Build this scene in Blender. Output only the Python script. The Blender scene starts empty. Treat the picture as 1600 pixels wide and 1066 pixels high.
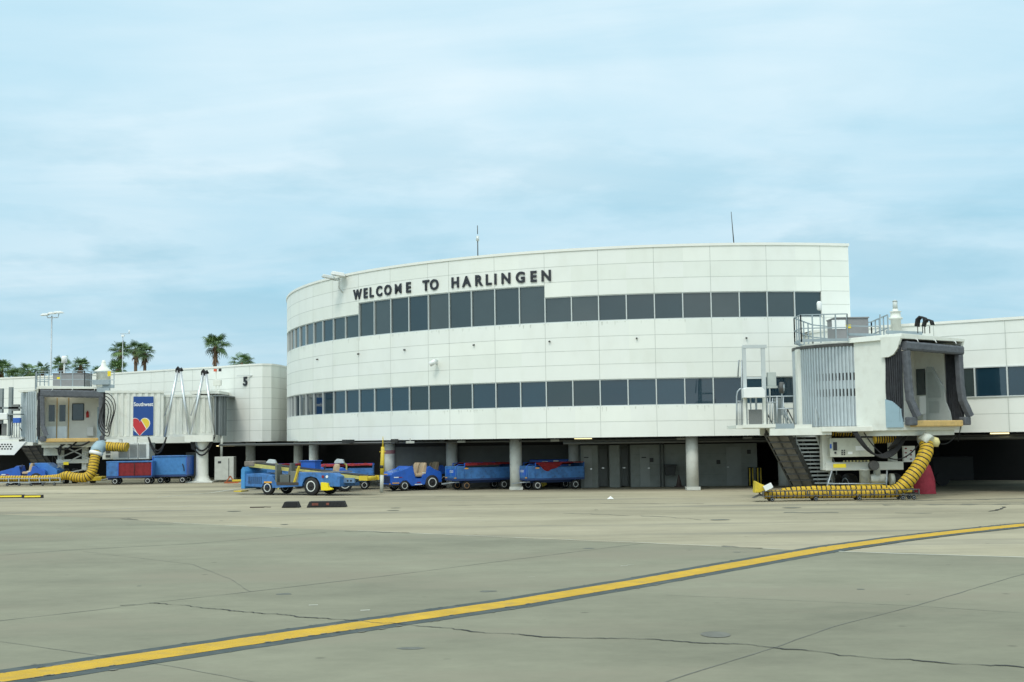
import bpy, bmesh, math, random
from mathutils import Vector, Matrix, noise
random.seed(7)
R_ = math.radians
# ------------------------------------------------------------------ camera
FP, PITCH, ROLL, CH = 1932.0, 0.0785, -0.0134, 2.7      # focal (px of 1600), pitch, roll, eye height
sc = bpy.context.scene
_f0 = Vector((0, math.cos(PITCH), math.sin(PITCH))); _u0 = Vector((0, -math.sin(PITCH), math.cos(PITCH))); _r0 = Vector((1, 0, 0))
_rt = _r0*math.cos(ROLL) + _u0*math.sin(ROLL); _up = _u0*math.cos(ROLL) - _r0*math.sin(ROLL)
cd = bpy.data.cameras.new('camera'); cam = bpy.data.objects.new('camera', cd); sc.collection.objects.link(cam)
cd.sensor_width = 36; cd.lens = 36*FP/1600; cd.clip_end = 20000; cd.clip_start = .1
m = Matrix.Identity(4)
for i in range(3): m[i][0] = _rt[i]; m[i][1] = _up[i]; m[i][2] = -_f0[i]
m[2][3] = CH; cam.matrix_world = m; sc.camera = cam
def ray(px, py):
    return (_rt*((px-800)/FP) + _up*((533-py)/FP) + _f0)
def at(px, py, Y):                      # the point seen at that pixel, Y metres out
    d = ray(px, py); return Vector((0, 0, CH)) + d*(Y/d.y)
def G(px, py, z=0.0):                   # the point seen at that pixel on the ground
    d = ray(px, py); return Vector((0, 0, CH)) + d*((z-CH)/d.z)
def X_(px, Y): return at(px, 685, Y).x
def Z_(px, py, Y): return at(px, py, Y).z
# ------------------------------------------------------------------ world
SUN_EL, SUN_AZ = 52, 205                # degrees; azimuth clockwise from +Y (behind the camera, left)
w = bpy.data.worlds.new("World"); sc.world = w; w.use_nodes = True
nt = w.node_tree; nt.nodes.clear()
def N(nt, t, **k):
    n = nt.nodes.new(t)
    for a, b in k.items():
        if a == 'inp':
            for kk, v in b.items(): n.inputs[kk].default_value = v
        else: setattr(n, a, b)
    return n
L = nt.links.new
out = N(nt, 'ShaderNodeOutputWorld'); bg = N(nt, 'ShaderNodeBackground', inp={'Strength': 1.0})
sky = N(nt, 'ShaderNodeTexSky', sky_type='NISHITA', sun_disc=False, sun_elevation=R_(SUN_EL), sun_rotation=R_(SUN_AZ), air_density=1.0, dust_density=1.5, ozone_density=1.0)
skm = N(nt, 'ShaderNodeVectorMath', operation='SCALE', inp={'Scale': 0.085}); L(sky.outputs[0], skm.inputs[0])
tc = N(nt, 'ShaderNodeTexCoord'); sep = N(nt, 'ShaderNodeSeparateXYZ'); L(tc.outputs['Generated'], sep.inputs[0])
def M(op, a, b=None, c=None, clamp=False):
    n = nt.nodes.new('ShaderNodeMath'); n.operation = op; n.use_clamp = clamp
    for i, v in enumerate((a, b, c)):
        if v is None: continue
        if hasattr(v, 'links'): L(v, n.inputs[i])
        else: n.inputs[i].default_value = v
    return n.outputs[0]
zc = M('ADD', M('MAXIMUM', sep.outputs[2], 0.0), 0.16)
cx_ = M('DIVIDE', sep.outputs[0], zc); cy_ = M('DIVIDE', sep.outputs[1], zc)
comb = N(nt, 'ShaderNodeCombineXYZ'); L(cx_, comb.inputs[0]); L(cy_, comb.inputs[1])
def cl(scale, detail, rough, sx, sy, loc, dist=0.0):
    mp = N(nt, 'ShaderNodeMapping'); mp.inputs['Scale'].default_value = (sx, sy, 1); mp.inputs['Location'].default_value = loc
    L(comb.outputs[0], mp.inputs[0])
    t = N(nt, 'ShaderNodeTexNoise', inp={'Scale': scale, 'Detail': detail, 'Roughness': rough, 'Distortion': dist}); L(mp.outputs[0], t.inputs[0])
    return t.outputs[0]
def ramp(v, stops):
    r = N(nt, 'ShaderNodeValToRGB'); e = r.color_ramp.elements
    while len(e) < len(stops): e.new(.5)
    for i, (p, c) in enumerate(stops): e[i].position = p; e[i].color = c if len(c) == 4 else (*c, 1)
    L(v, r.inputs[0]); return r.outputs[0]
veil = cl(0.75, 8, .52, 1.0, .9, (3.1, 1.7, 0), .5)
band2 = cl(1.5, 9, .55, .55, 1.5, (7.3, 2.2, 0), .8)
vs_ = M('ADD', M('MULTIPLY', veil, .5), M('MULTIPLY', band2, .5))
dx_ = M('ABSOLUTE', M('SUBTRACT', sep.outputs[0], .04))
vx = M('SUBTRACT', M('ADD', M('SUBTRACT', vs_, M('MULTIPLY', dx_, .34)), M('MULTIPLY', sep.outputs[2], .24)), .0)
veilr = ramp(vx, [(.29, (.06, .06, .06)), (.63, (1, 1, 1))])
mix = N(nt, 'ShaderNodeMix', data_type='RGBA'); L(veilr, mix.inputs[0])
mix.inputs[6].default_value = (.47, .80, .97, 1); mix.inputs[7].default_value = (.85, 1.02, 1.10, 1)
# real sky seen thinly through the veil
mix2 = N(nt, 'ShaderNodeMix', data_type='RGBA'); mix2.inputs[0].default_value = .90
L(skm.outputs[0], mix2.inputs[6]); L(mix.outputs[2], mix2.inputs[7])
# low grey scud near the horizon
el = sep.outputs[2]
mpd = N(nt, 'ShaderNodeMapping'); mpd.inputs['Scale'].default_value = (1.0, 1.0, 3.4); mpd.inputs['Location'].default_value = (.35, .2, .12); L(tc.outputs['Generated'], mpd.inputs[0])
sn = N(nt, 'ShaderNodeTexNoise', inp={'Scale': 5.2, 'Detail': 7, 'Roughness': .55}); L(mpd.outputs[0], sn.inputs[0])
scud = ramp(sn.outputs[0], [(.47, (0, 0, 0)), (.60, (1, 1, 1))])
band = ramp(el, [(.04, (.2, .2, .2)), (.13, (1, 1, 1)), (.20, (.75, .75, .75)), (.30, (0, 0, 0))])
scf = M('MULTIPLY', M('MULTIPLY', scud, band), .55)
mix3 = N(nt, 'ShaderNodeMix', data_type='RGBA'); L(scf, mix3.inputs[0]); L(mix2.outputs[2], mix3.inputs[6]); mix3.inputs[7].default_value = (.38, .67, .82, 1)
# overcast sky is brighter towards the zenith and the veiled sun
zb = ramp(el, [(0.0, (.86, .88, .89)), (.10, (.89, .91, .92)), (.26, (.97, .98, .98)), (.42, (1.0, 1.0, 1.0)), (.8, (1.25, 1.22, 1.15))])
fin = N(nt, 'ShaderNodeMix', data_type='RGBA', blend_type='MULTIPLY'); fin.inputs[0].default_value = 1
L(mix3.outputs[2], fin.inputs[6]); L(zb, fin.inputs[7])
sd = N(nt, 'ShaderNodeVectorMath', operation='DOT_PRODUCT'); L(tc.outputs['Generated'], sd.inputs[0])
_az = R_(SUN_AZ); _e = R_(SUN_EL)
SUNV = Vector((math.sin(_az)*math.cos(_e), math.cos(_az)*math.cos(_e), math.sin(_e)))
sd.inputs[1].default_value = SUNV
glow = M('MULTIPLY', M('POWER', M('MAXIMUM', sd.outputs['Value'], 0.0), 3.0), 1.0)
fin2 = N(nt, 'ShaderNodeMix', data_type='RGBA', blend_type='ADD'); L(glow, fin2.inputs[0]); L(fin.outputs[2], fin2.inputs[6]); fin2.inputs[7].default_value = (.95, .93, .85, 1)
L(fin2.outputs[2], bg.inputs[0]); L(bg.outputs[0], out.inputs[0])
sl = bpy.data.lights.new('sun', 'SUN'); sl.energy = 1.1; sl.angle = R_(14); sl.color = (1, .96, .88)
so = bpy.data.objects.new('sun', sl); sc.collection.objects.link(so); so.rotation_euler = (-SUNV).to_track_quat('-Z', 'Y').to_euler()
sc.view_settings.view_transform = 'Standard'; sc.view_settings.look = 'None'; sc.view_settings.exposure = 0.0; sc.view_settings.gamma = 1
sc.render.engine = 'CYCLES'
sc.cycles.max_bounces = 6; sc.cycles.diffuse_bounces = 3; sc.cycles.glossy_bounces = 3

# ------------------------------------------------------------------ materials
MAT = {}
def mat(name, col, rough=.6, metal=0.0, var=.12, scale=3.0, streak=None, bump=0.0, bscale=30, spec=.5, coat=0.0, emit=None, dirt=None):
    if name in MAT: return MAT[name]
    ma = bpy.data.materials.new(name); ma.use_nodes = True; MAT[name] = ma
    t = ma.node_tree; b = t.nodes['Principled BSDF']; l = t.links.new
    b.inputs['Roughness'].default_value = rough; b.inputs['Metallic'].default_value = metal
    b.inputs['Specular IOR Level'].default_value = spec; b.inputs['Coat Weight'].default_value = coat
    tcn = t.nodes.new('ShaderNodeTexCoord'); mp = t.nodes.new('ShaderNodeMapping'); l(tcn.outputs['Object'], mp.inputs[0])
    if streak: mp.inputs['Scale'].default_value = streak
    n = t.nodes.new('ShaderNodeTexNoise'); n.inputs['Scale'].default_value = scale; n.inputs['Detail'].default_value = 6; n.inputs['Roughness'].default_value = .6
    l(mp.outputs[0], n.inputs[0])
    r = t.nodes.new('ShaderNodeValToRGB'); e = r.color_ramp.elements
    e[0].position = .3; e[1].position = .7
    e[0].color = (*[c*(1-var) for c in col], 1); e[1].color = (*[min(1, c*(1+var*.6)) for c in col], 1)
    l(n.outputs[0], r.inputs[0]); src = r.outputs[0]
    if dirt:
        dc, amt = dirt
        n2 = t.nodes.new('ShaderNodeTexNoise'); n2.inputs['Scale'].default_value = scale*2.3; n2.inputs['Detail'].default_value = 8; l(mp.outputs[0], n2.inputs[0])
        r2 = t.nodes.new('ShaderNodeValToRGB'); r2.color_ramp.elements[0].position = .5; r2.color_ramp.elements[1].position = .75
        r2.color_ramp.elements[0].color = (0, 0, 0, 1); r2.color_ramp.elements[1].color = (amt, amt, amt, 1)
        l(n2.outputs[0], r2.inputs[0]); mx = t.nodes.new('ShaderNodeMix'); mx.data_type = 'RGBA'
        l(r2.outputs[0], mx.inputs[0]); l(src, mx.inputs[6]); mx.inputs[7].default_value = (*dc, 1); src = mx.outputs[2]
    l(src, b.inputs['Base Color'])
    if bump:
        n3 = t.nodes.new('ShaderNodeTexNoise'); n3.inputs['Scale'].default_value = bscale; n3.inputs['Detail'].default_value = 4; l(mp.outputs[0], n3.inputs[0])
        bp = t.nodes.new('ShaderNodeBump'); bp.inputs['Strength'].default_value = bump; bp.inputs['Distance'].default_value = .05
        l(n3.outputs[0], bp.inputs['Height']); l(bp.outputs[0], b.inputs['Normal'])
    if emit:
        b.inputs['Emission Color'].default_value = (*emit[0], 1); b.inputs['Emission Strength'].default_value = emit[1]
    return ma
GRIME = (.16, .14, .11)
wall_m = mat('wall_panel', (.795, .81, .757), .55, var=.035, scale=.6, streak=(1, 1, .5), dirt=((.66, .66, .58), .25))
wall_b = mat('wall_panel_dull', (.772, .792, .728), .55, var=.035, scale=.6, streak=(1, 1, .5), dirt=((.64, .64, .56), .25))
wall_c = mat('wall_panel_clean', (.815, .83, .765), .55, var=.03, scale=.6, streak=(1, 1, .5), dirt=((.68, .68, .6), .2))
joint_m = mat('panel_joint', (.50, .52, .475), .8)
coping_m = mat('coping', (.80, .80, .74), .5, var=.03)
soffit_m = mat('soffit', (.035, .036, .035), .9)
dark_m = mat('painted_shade_black', (.012, .012, .012), .95)  # near-black colour stands in for the undercroft's deep shade
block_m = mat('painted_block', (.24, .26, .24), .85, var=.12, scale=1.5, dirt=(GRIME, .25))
door_m = mat('painted_steel_door', (.265, .285, .27), .6, var=.06)
col_m = mat('column_concrete', (.60, .61, .56), .75, var=.10, scale=2, dirt=((.35, .33, .28), .35))
pipe_m = mat('pipe_paint', (.10, .105, .10), .6)
mull_m = mat('mullion_aluminium', (.62, .65, .63), .45, metal=.3, var=.04)
glass_ms = [mat('tinted_glass_%d' % i, c, .035, var=.10, scale=.7, spec=.9) for i, c in enumerate([(.040, .058, .062), (.028, .046, .052), (.052, .068, .070), (.020, .040, .052)])]
glow_ms = [mat('low_glass_%d' % i, c, .02, var=.08, scale=.7, spec=1.0) for i, c in enumerate([(.012, .036, .055), (.010, .028, .044), (.012, .026, .030), (.014, .042, .064)])]
letter_m = mat('letter_black', (.02, .022, .03), .5)
white_m = mat('bridge_cream_paint', (.75, .76, .69), .5, var=.05, scale=1.2, dirt=((.42, .38, .30), .22))
white2_m = mat('white_paint', (.80, .81, .79), .5, var=.04)
grey_slat = mat('grey_slat', (.47, .525, .545), .45, var=.07, scale=4, metal=.2)
bluegrey_m = mat('bluegrey_paint', (.30, .42, .48), .5, var=.06)
fabric_m = mat('canopy_fabric', (.105, .113, .127), .8, var=.25, scale=4, bump=.6, bscale=7)
bumper_m = mat('bumper_foam', (.62, .42, .16), .8, var=.12, scale=3, dirt=(GRIME, .3))
steel_m = mat('galvanised', (.42, .46, .48), .5, metal=.55, var=.12, scale=6)
treadm = mat('tread_grating', (.50, .54, .55), .5, metal=.2)
rail_m = mat('rail_grey', (.30, .36, .39), .5, var=.08)
dsteel_m = mat('dark_steel', (.10, .10, .095), .6, metal=.3, var=.3, scale=5)
alu_m = mat('bright_aluminium', (.66, .69, .70), .3, metal=.7, var=.08)
yellow_m = mat('hose_yellow', (.60, .375, .014), .65, var=.22, scale=5, dirt=((.20, .15, .05), .7), bump=.6, bscale=12)
yel2_m = mat('yellow_paint', (.64, .47, .03), .5, var=.12, scale=5, dirt=(GRIME, .3))
black_m = mat('black_rubber', (.016, .016, .017), .75, var=.3)
blackp_m = mat('black_plastic', (.022, .022, .024), .5)
blue_m = mat('ramp_blue_paint', (.018, .11, .50), .38, var=.12, scale=2.5, coat=.2, dirt=((.03, .07, .16), .4))
blue2_m = mat('faded_blue_paint', (.05, .175, .44), .5, var=.28, scale=2.4, dirt=((.035, .06, .11), .65))
bluef_m = mat('blue_fabric', (.055, .20, .46), .85, var=.14, scale=5)
red_m = mat('red_tarp', (.42, .035, .04), .75, var=.25, scale=5, bump=.5, bscale=9)
dred_m = mat('dark_red_curtain', (.20, .012, .016), .8, var=.25, scale=5, bump=.5, bscale=9)
redcov_m = mat('red_cover', (.42, .035, .06), .7, var=.2, scale=3, bump=.9, bscale=4)
tan_m = mat('tan_vinyl', (.50, .37, .23), .6, var=.1)
rim_m = mat('white_rim', (.72, .74, .70), .5, var=.08, scale=8, dirt=(GRIME, .25))
rust_m = mat('rusty_rim', (.42, .24, .10), .7, var=.2)
amber_m = mat('amber_reflector', (.72, .36, .05), .35)
redl_m = mat('red_lamp', (.22, .012, .02), .35)
lamp_m = mat('lit_tube', (.9, .88, .6), .5, emit=((1, .86, .45), 1.6))
lampw_m = mat('lit_white', (.9, .9, .85), .5, emit=((1, .97, .85), 1.3))
orange_m = mat('orange_plastic', (.70, .12, .03), .6)
trunk_m = mat('palm_trunk', (.17, .11, .07), .9, var=.3, scale=2)
skirt_m = mat('palm_dead_fronds', (.22, .13, .075), .9, var=.3)
frond_ms = [mat('palm_frond_%d' % i, c, .55, var=.3, scale=.6) for i, c in enumerate([(.11, .19, .055), (.16, .26, .08), (.07, .13, .045)])]
acgrey_m = mat('hvac_grey', (.235, .235, .24), .6, var=.08, scale=3)
acw_m = mat('hvac_white', (.66, .68, .63), .55, var=.06)
yelsign_m = mat('yellow_sticker', (.80, .62, .02), .5, var=.03)
glassd_m = mat('cab_glass', (.03, .045, .05), .05, spec=.9)
mural_m = mat('mural_blue', (.012, .065, .27), .45, var=.06)
mred_m = mat('mural_red', (.55, .03, .04), .45, var=.05)
myel_m = mat('mural_yellow', (.80, .58, .05), .45, var=.05)
mwht_m = mat('mural_white', (.82, .82, .80), .45, var=.03)
ext_m = mat('extinguisher_red', (.5, .02, .02), .4)

# ------------------------------------------------------------------ mesh builder
class MB:
    def __init__(s, M=None): s.bm = bmesh.new(); s.mi = 0; s.M = M or Matrix.Identity(4); s.smooth = []
    def v(s, p): return s.bm.verts.new(s.M @ Vector(p))
    def face(s, vs, sm=False):
        try: f = s.bm.faces.new(vs)
        except ValueError: return None
        f.material_index = s.mi; f.smooth = sm; return f
    def poly(s, pts, sm=False): return s.face([s.v(p) for p in pts], sm)
    def box(s, x0, x1, y0, y1, z0, z1, bev=0.0, T=None):
        x0, x1 = sorted((x0, x1)); y0, y1 = sorted((y0, y1)); z0, z1 = sorted((z0, z1))
        P = [(x, y, z) for z in (z0, z1) for y in (y0, y1) for x in (x0, x1)]
        if T: P = [T @ Vector(p) for p in P]
        V = [s.v(p) for p in P]
        fs = [s.face([V[i] for i in q]) for q in ((0, 2, 3, 1), (4, 5, 7, 6), (0, 1, 5, 4), (2, 6, 7, 3), (0, 4, 6, 2), (1, 3, 7, 5))]
        if bev:
            es = set(e for f in fs for e in f.edges)
            r = bmesh.ops.bevel(s.bm, geom=list(es), offset=bev, segments=2, affect='EDGES', profile=.6)
            for f in r['faces']: f.material_index = s.mi
    def cyl(s, p0, p1, r, r1=None, n=12, caps=True, sm=True):
        p0 = Vector(p0); p1 = Vector(p1); r1 = r if r1 is None else r1
        d = (p1-p0); 
        if d.length < 1e-6: return
        d.normalize(); a = d.orthogonal().normalized(); b = d.cross(a)
        A = [s.v(p0+(a*math.cos(t)+b*math.sin(t))*r) for t in [2*math.pi*i/n for i in range(n)]]
        B = [s.v(p1+(a*math.cos(t)+b*math.sin(t))*r1) for t in [2*math.pi*i/n for i in range(n)]]
        for i in range(n): s.face([A[i], A[(i+1) % n], B[(i+1) % n], B[i]], sm)
        if caps: s.face(A[::-1]); s.face(B)
    def bar(s, p0, p1, w, h=None, up=(0, 0, 1)):
        p0 = Vector(p0); p1 = Vector(p1); h = h or w; d = (p1-p0).normalized(); u = Vector(up)
        if abs(d.dot(u)) > .98: u = Vector((1, 0, 0))
        a = d.cross(u).normalized()*w/2; b = d.cross(a).normalized()*h/2
        V = [s.v(p+q) for p in (p0, p1) for q in (-a-b, a-b, a+b, -a+b)]
        for q in ((0, 1, 2, 3), (7, 6, 5, 4), (0, 4, 5, 1), (1, 5, 6, 2), (2, 6, 7, 3), (3, 7, 4, 0)): s.face([V[i] for i in q])
    def tube(s, pts, r, n=8, rib=None, ribn=1, caps=True):
        P = [Vector(p) for p in pts]; rings = []; a = None
        for i, p in enumerate(P):
            d = (P[min(i+1, len(P)-1)]-P[max(i-1, 0)]).normalized()
            if a is None: a = d.orthogonal().normalized()
            a = (a-d*a.dot(d)).normalized(); b = d.cross(a)
            rr = r[i] if isinstance(r, (list, tuple)) else r
            rings.append([s.v(p+(a*math.cos(t)+b*math.sin(t))*rr) for t in [2*math.pi*k/n for k in range(n)]])
        mi = s.mi
        for j, (A, B) in enumerate(zip(rings, rings[1:])):
            if rib: s.mi = mi if (j % rib[0]) < rib[0]-rib[1] else rib[2]
            for i in range(n): s.face([A[i], A[(i+1) % n], B[(i+1) % n], B[i]], True)
        s.mi = mi
        if caps: s.face(rings[0][::-1]); s.face(rings[-1])
    def prism(s, prof, y0, y1, axis='y', bev=0.0):   # profile (a,b) extruded; axis y: (x,z), axis x: (y,z), axis z: (x,y)
        f = {'y': lambda a, b, c: (a, c, b), 'x': lambda a, b, c: (c, a, b), 'z': lambda a, b, c: (a, b, c)}[axis]
        A = [s.v(f(a, b, y0)) for a, b in prof]; B = [s.v(f(a, b, y1)) for a, b in prof]; n = len(prof)
        fs = [s.face([A[i], A[(i+1) % n], B[(i+1) % n], B[i]]) for i in range(n)]
        fs += [s.face(A[::-1]), s.face(B)]
        if bev:
            es = set(e for f_ in fs if f_ for e in f_.edges)
            r = bmesh.ops.bevel(s.bm, geom=list(es), offset=bev, segments=2, affect='EDGES', profile=.6)
            for f_ in r['faces']: f_.material_index = s.mi
    def lathe(s, prof, c, axis=(0, 0, 1), n=20, sm=True):   # (r, h) along axis
        c = Vector(c); d = Vector(axis).normalized(); a = d.orthogonal().normalized(); b = d.cross(a); rings = []
        for r, h in prof:
            rings.append([s.v(c+d*h+(a*math.cos(t)+b*math.sin(t))*max(r, 1e-4)) for t in [2*math.pi*k/n for k in range(n)]])
        for A, B in zip(rings, rings[1:]):
            for i in range(n): s.face([A[i], A[(i+1) % n], B[(i+1) % n], B[i]], sm)
        s.face(rings[0][::-1]); s.face(rings[-1])
    def build(s, name, mats, parent=None, world=False):
        bmesh.ops.recalc_face_normals(s.bm, faces=s.bm.faces[:])
        me = bpy.data.meshes.new(name)
        if world and parent is not None:
            s.bm.transform(rootM(parent).inverted())
        s.bm.to_mesh(me); s.bm.free()
        for m_ in (mats if isinstance(mats, (list, tuple)) else [mats]): me.materials.append(m_)
        o = bpy.data.objects.new(name, me); sc.collection.objects.link(o)
        if parent is not None: o.parent = parent
        return o
def rootM(o):
    while o.parent is not None: o = o.parent
    return Matrix.Translation(o.location) @ o.rotation_euler.to_matrix().to_4x4()
def thing(name, label, cat, loc=(0, 0, 0), rz=0.0, group=None):
    o = bpy.data.objects.new(name, None); sc.collection.objects.link(o); o.location = loc; o.rotation_euler = (0, 0, rz)
    o.empty_display_size = .3; return tag(o, label, cat, group)
def tag(o, label, cat, group=None):
    o['label'] = label; o['category'] = cat
    if group: o['group'] = group
    return o
def struct(o, kind='structure'): o['kind'] = kind; return o
def kids(o): return [c for c in bpy.data.objects if c.parent is o]
def dup(root, label, loc, rz, group=None):
    r = root.copy(); sc.collection.objects.link(r); r.location = loc; r.rotation_euler = (0, 0, rz); r['label'] = label
    if group: r['group'] = group
    for ch in kids(root):
        c = ch.copy(); sc.collection.objects.link(c); c.parent = r
        for g in kids(ch):
            d = g.copy(); sc.collection.objects.link(d); d.parent = c
    return r
def text_mesh(txt, size, depth=.02, bold=0.0, sx=1.0):
    cu = bpy.data.curves.new('t', 'FONT'); cu.body = txt; cu.size = size; cu.extrude = depth/2; cu.offset = bold; cu.align_x = 'CENTER'; cu.resolution_u = 4
    o = bpy.data.objects.new('t', cu); sc.collection.objects.link(o)
    dg = bpy.context.evaluated_depsgraph_get(); me = bpy.data.meshes.new_from_object(o.evaluated_get(dg))
    bpy.data.objects.remove(o); 
    for v in me.vertices: v.co.x *= sx
    me.name = 'lettering'; return me

# ------------------------------------------------------------------ ground
def ground_mat(name, c0, c1, c2, stretch, joints=None, stain=None):
    ma = bpy.data.materials.new(name); ma.use_nodes = True; t = ma.node_tree; l = t.links.new; b = t.nodes['Principled BSDF']
    b.inputs['Roughness'].default_value = .9; b.inputs['Specular IOR Level'].default_value = .25
    tcn = t.nodes.new('ShaderNodeTexCoord'); mp = t.nodes.new('ShaderNodeMapping'); mp.inputs['Scale'].default_value = stretch; l(tcn.outputs['Object'], mp.inputs[0])
    def nz(s, d, src=mp, rough=.6):
        n = t.nodes.new('ShaderNodeTexNoise'); n.inputs['Scale'].default_value = s; n.inputs['Detail'].default_value = d; n.inputs['Roughness'].default_value = rough; l(src.outputs[0], n.inputs[0]); return n.outputs[0]
    def rp(v, *st):
        r = t.nodes.new('ShaderNodeValToRGB'); e = r.color_ramp.elements
        while len(e) < len(st): e.new(.5)
        for i, (p, c) in enumerate(st): e[i].position = p; e[i].color = (*c, 1)
        l(v, r.inputs[0]); return r.outputs[0]
    def mx(f, a, bb, mode='MIX'):
        n = t.nodes.new('ShaderNodeMix'); n.data_type = 'RGBA'; n.blend_type = mode
        for i, q in ((0, f), (6, a), (7, bb)):
            if hasattr(q, 'links'): l(q, n.inputs[i])
            else: n.inputs[i].default_value = q
        return n.outputs[2]
    base = rp(nz(.16, 9), (.32, c0), (.5, c1), (.68, c2))
    fine = rp(nz(14, 8, tcn, .8), (.32, (.74, .74, .74)), (.68, (1.2, 1.2, 1.2)))
    mid = rp(nz(.8, 9, tcn, .75), (.3, (.88, .88, .87)), (.7, (1.08, 1.08, 1.07)))
    c = mx(1.0, mx(1.0, base, fine, 'MULTIPLY'), mid, 'MULTIPLY')
    if stain:
        sm = t.nodes.new('ShaderNodeMapping'); sm.inputs['Scale'].default_value = stain[1]; l(tcn.outputs['Object'], sm.inputs[0])
        s = rp(nz(stain[2], 7, sm, .6), (stain[3], (0, 0, 0)), (stain[3]+.14, (stain[4],)*3))
        c = mx(s, c, (*stain[0], 1))
    # small spots and aggregate
    vo = t.nodes.new('ShaderNodeTexVoronoi'); vo.inputs['Scale'].default_value = .8; l(tcn.outputs['Object'], vo.inputs[0])
    sp = rp(vo.outputs['Distance'], (.03, (.55, .55, .55)), (.07, (1, 1, 1)))
    c = mx(.7, c, mx(1.0, c, sp, 'MULTIPLY'))
    l(c, b.inputs['Base Color'])
    bp = t.nodes.new('ShaderNodeBump'); bp.inputs['Strength'].default_value = .35; bp.inputs['Distance'].default_value = .01
    l(nz(25, 5, tcn, .7), bp.inputs['Height']); l(bp.outputs[0], b.inputs['Normal'])
    return ma
grass_m = ground_mat('dry_grass', (.09, .11, .05), (.12, .14, .06), (.15, .16, .08), (1, 1, 1))
tan_g = ground_mat('old_concrete', (.255, .230, .165), (.352, .315, .224), (.412, .366, .264), (.30, 1.6, 1), stain=((.15, .15, .13), (.10, .9, 1), .5, .55, .6))
grey_g = ground_mat('new_concrete', (.200, .196, .143), (.230, .224, .163), (.254, .245, .180), (.5, .8, 1), stain=((.235, .215, .158), (.25, .6, 1), .45, .50, .8))
def sheet(name, pts, z, ma):
    b = MB(); b.poly([(p[0], p[1], z) for p in pts]); o = b.build(name, ma); return struct(o)
sheet('ground', [(-9000, -9000), (9000, -9000), (9000, 9000), (-9000, 9000)], -.02, grass_m)
sheet('apron', [(-150, -60), (150, -60), (150, 150), (-150, 150)], -.008, tan_g)
bnd = [(-260, 796), (0, 804), (190, 811), (270, 817), (440, 825), (600, 831), (800, 841), (1000, 849), (1200, 858), (1430, 866), (1600, 871), (1900, 882)]
bp_ = [G(*p) for p in bnd]
sheet('taxiway', [(p.x, p.y) for p in bp_] + [(60, -40), (-90, -40), (-90, bp_[0].y)], 0.0, grey_g)
def strip(b, pts, wd, z, jag=0.0, step=.25, wvar=0.0, seed=0):
    P = [Vector((p[0], p[1], 0)) for p in pts]; Q = []
    for a, c in zip(P, P[1:]):
        n = max(1, int((c-a).length/step))
        for i in range(n): Q.append(a.lerp(c, i/n))
    Q.append(P[-1]); vs = []
    for i, q in enumerate(Q):
        d = (Q[min(i+1, len(Q)-1)]-Q[max(i-1, 0)]).normalized(); nrm = Vector((-d.y, d.x, 0))
        off = jag*noise.noise(Vector((q.x*1.7, q.y*1.7, seed*3.1))) + jag*.35*noise.noise(Vector((q.x*6, q.y*6, seed*3.1+9))) + jag*.22*noise.noise(Vector((q.x*19, q.y*19, seed*3.1+5)))
        ww = wd*(1+wvar*noise.noise(Vector((q.x*2.2+5, q.y*2.2, seed+40.)))) if wvar else wd
        ww = max(ww, .0005)
        c = q+nrm*off
        vs.append((b.v((c.x+nrm.x*ww/2, c.y+nrm.y*ww/2, z)), b.v((c.x-nrm.x*ww/2, c.y-nrm.y*ww/2, z))))
    for (a, c), (d, e) in zip(vs, vs[1:]): b.face([a, d, e, c])
def gp(L_): return [tuple(G(*p)[:2]) for p in L_]
# painted taxi line
line_blk = mat('line_border_paint', (.052, .068, .066), .8, var=.18, scale=1.5, dirt=((.16, .17, .15), .35))
line_yel = mat('line_yellow_paint', (.56, .335, .010), .75, var=.16, scale=1.6, dirt=((.30, .22, .08), .5), bump=.4, bscale=30)
yc = [(-160, 1083), (100, 1045.7), (450, 993.5), (800, 943), (1000, 909.5), (1180, 877.6), (1300, 856.5), (1400, 842.5), (1480, 833), (1560, 824.5), (1600, 820.5), (1750, 808)]
ypts = gp(yc)
b = MB(); strip(b, ypts, 1.08, .004, step=.12, jag=.012, wvar=.05); struct(b.build('line_border', line_blk))
b = MB(); strip(b, ypts, .57, .008, step=.12, jag=.012, wvar=.05); struct(b.build('taxi_line', line_yel))
cg = random.Random(9); b = MB()
yv = [Vector((p[0], p[1], 0)) for p in ypts]
for i in range(260):
    k = cg.randrange(len(yv)-1); q = yv[k].lerp(yv[k+1], cg.random()); d = (yv[k+1]-yv[k]).normalized(); nn = Vector((-d.y, d.x, 0)); e = cg.choice((-1, 1))*(.285 if cg.random() < .6 else .54)+cg.uniform(-.02, .02)
    c = q+nn*e; r = cg.uniform(.01, .035); b.poly([(c.x+r*(2.2*math.cos(t)*d.x+math.sin(t)*nn.x)*cg.uniform(.6, 1.2), c.y+r*(2.2*math.cos(t)*d.y+math.sin(t)*nn.y)*cg.uniform(.6, 1.2), .0105) for t in [j*math.pi/4 for j in range(8)]])
struct(b.build('paint_chips', mat('paint_chip', (.17, .17, .14), .85, var=.3)))
crack_m = mat('crack_tar', (.035, .037, .034), .9, var=.3); jnt_m = mat('joint_filler', (.150, .150, .125), .9, var=.3, scale=2); lt_m = mat('joint_light', (.50, .50, .42), .9, var=.2)
b = MB()
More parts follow.
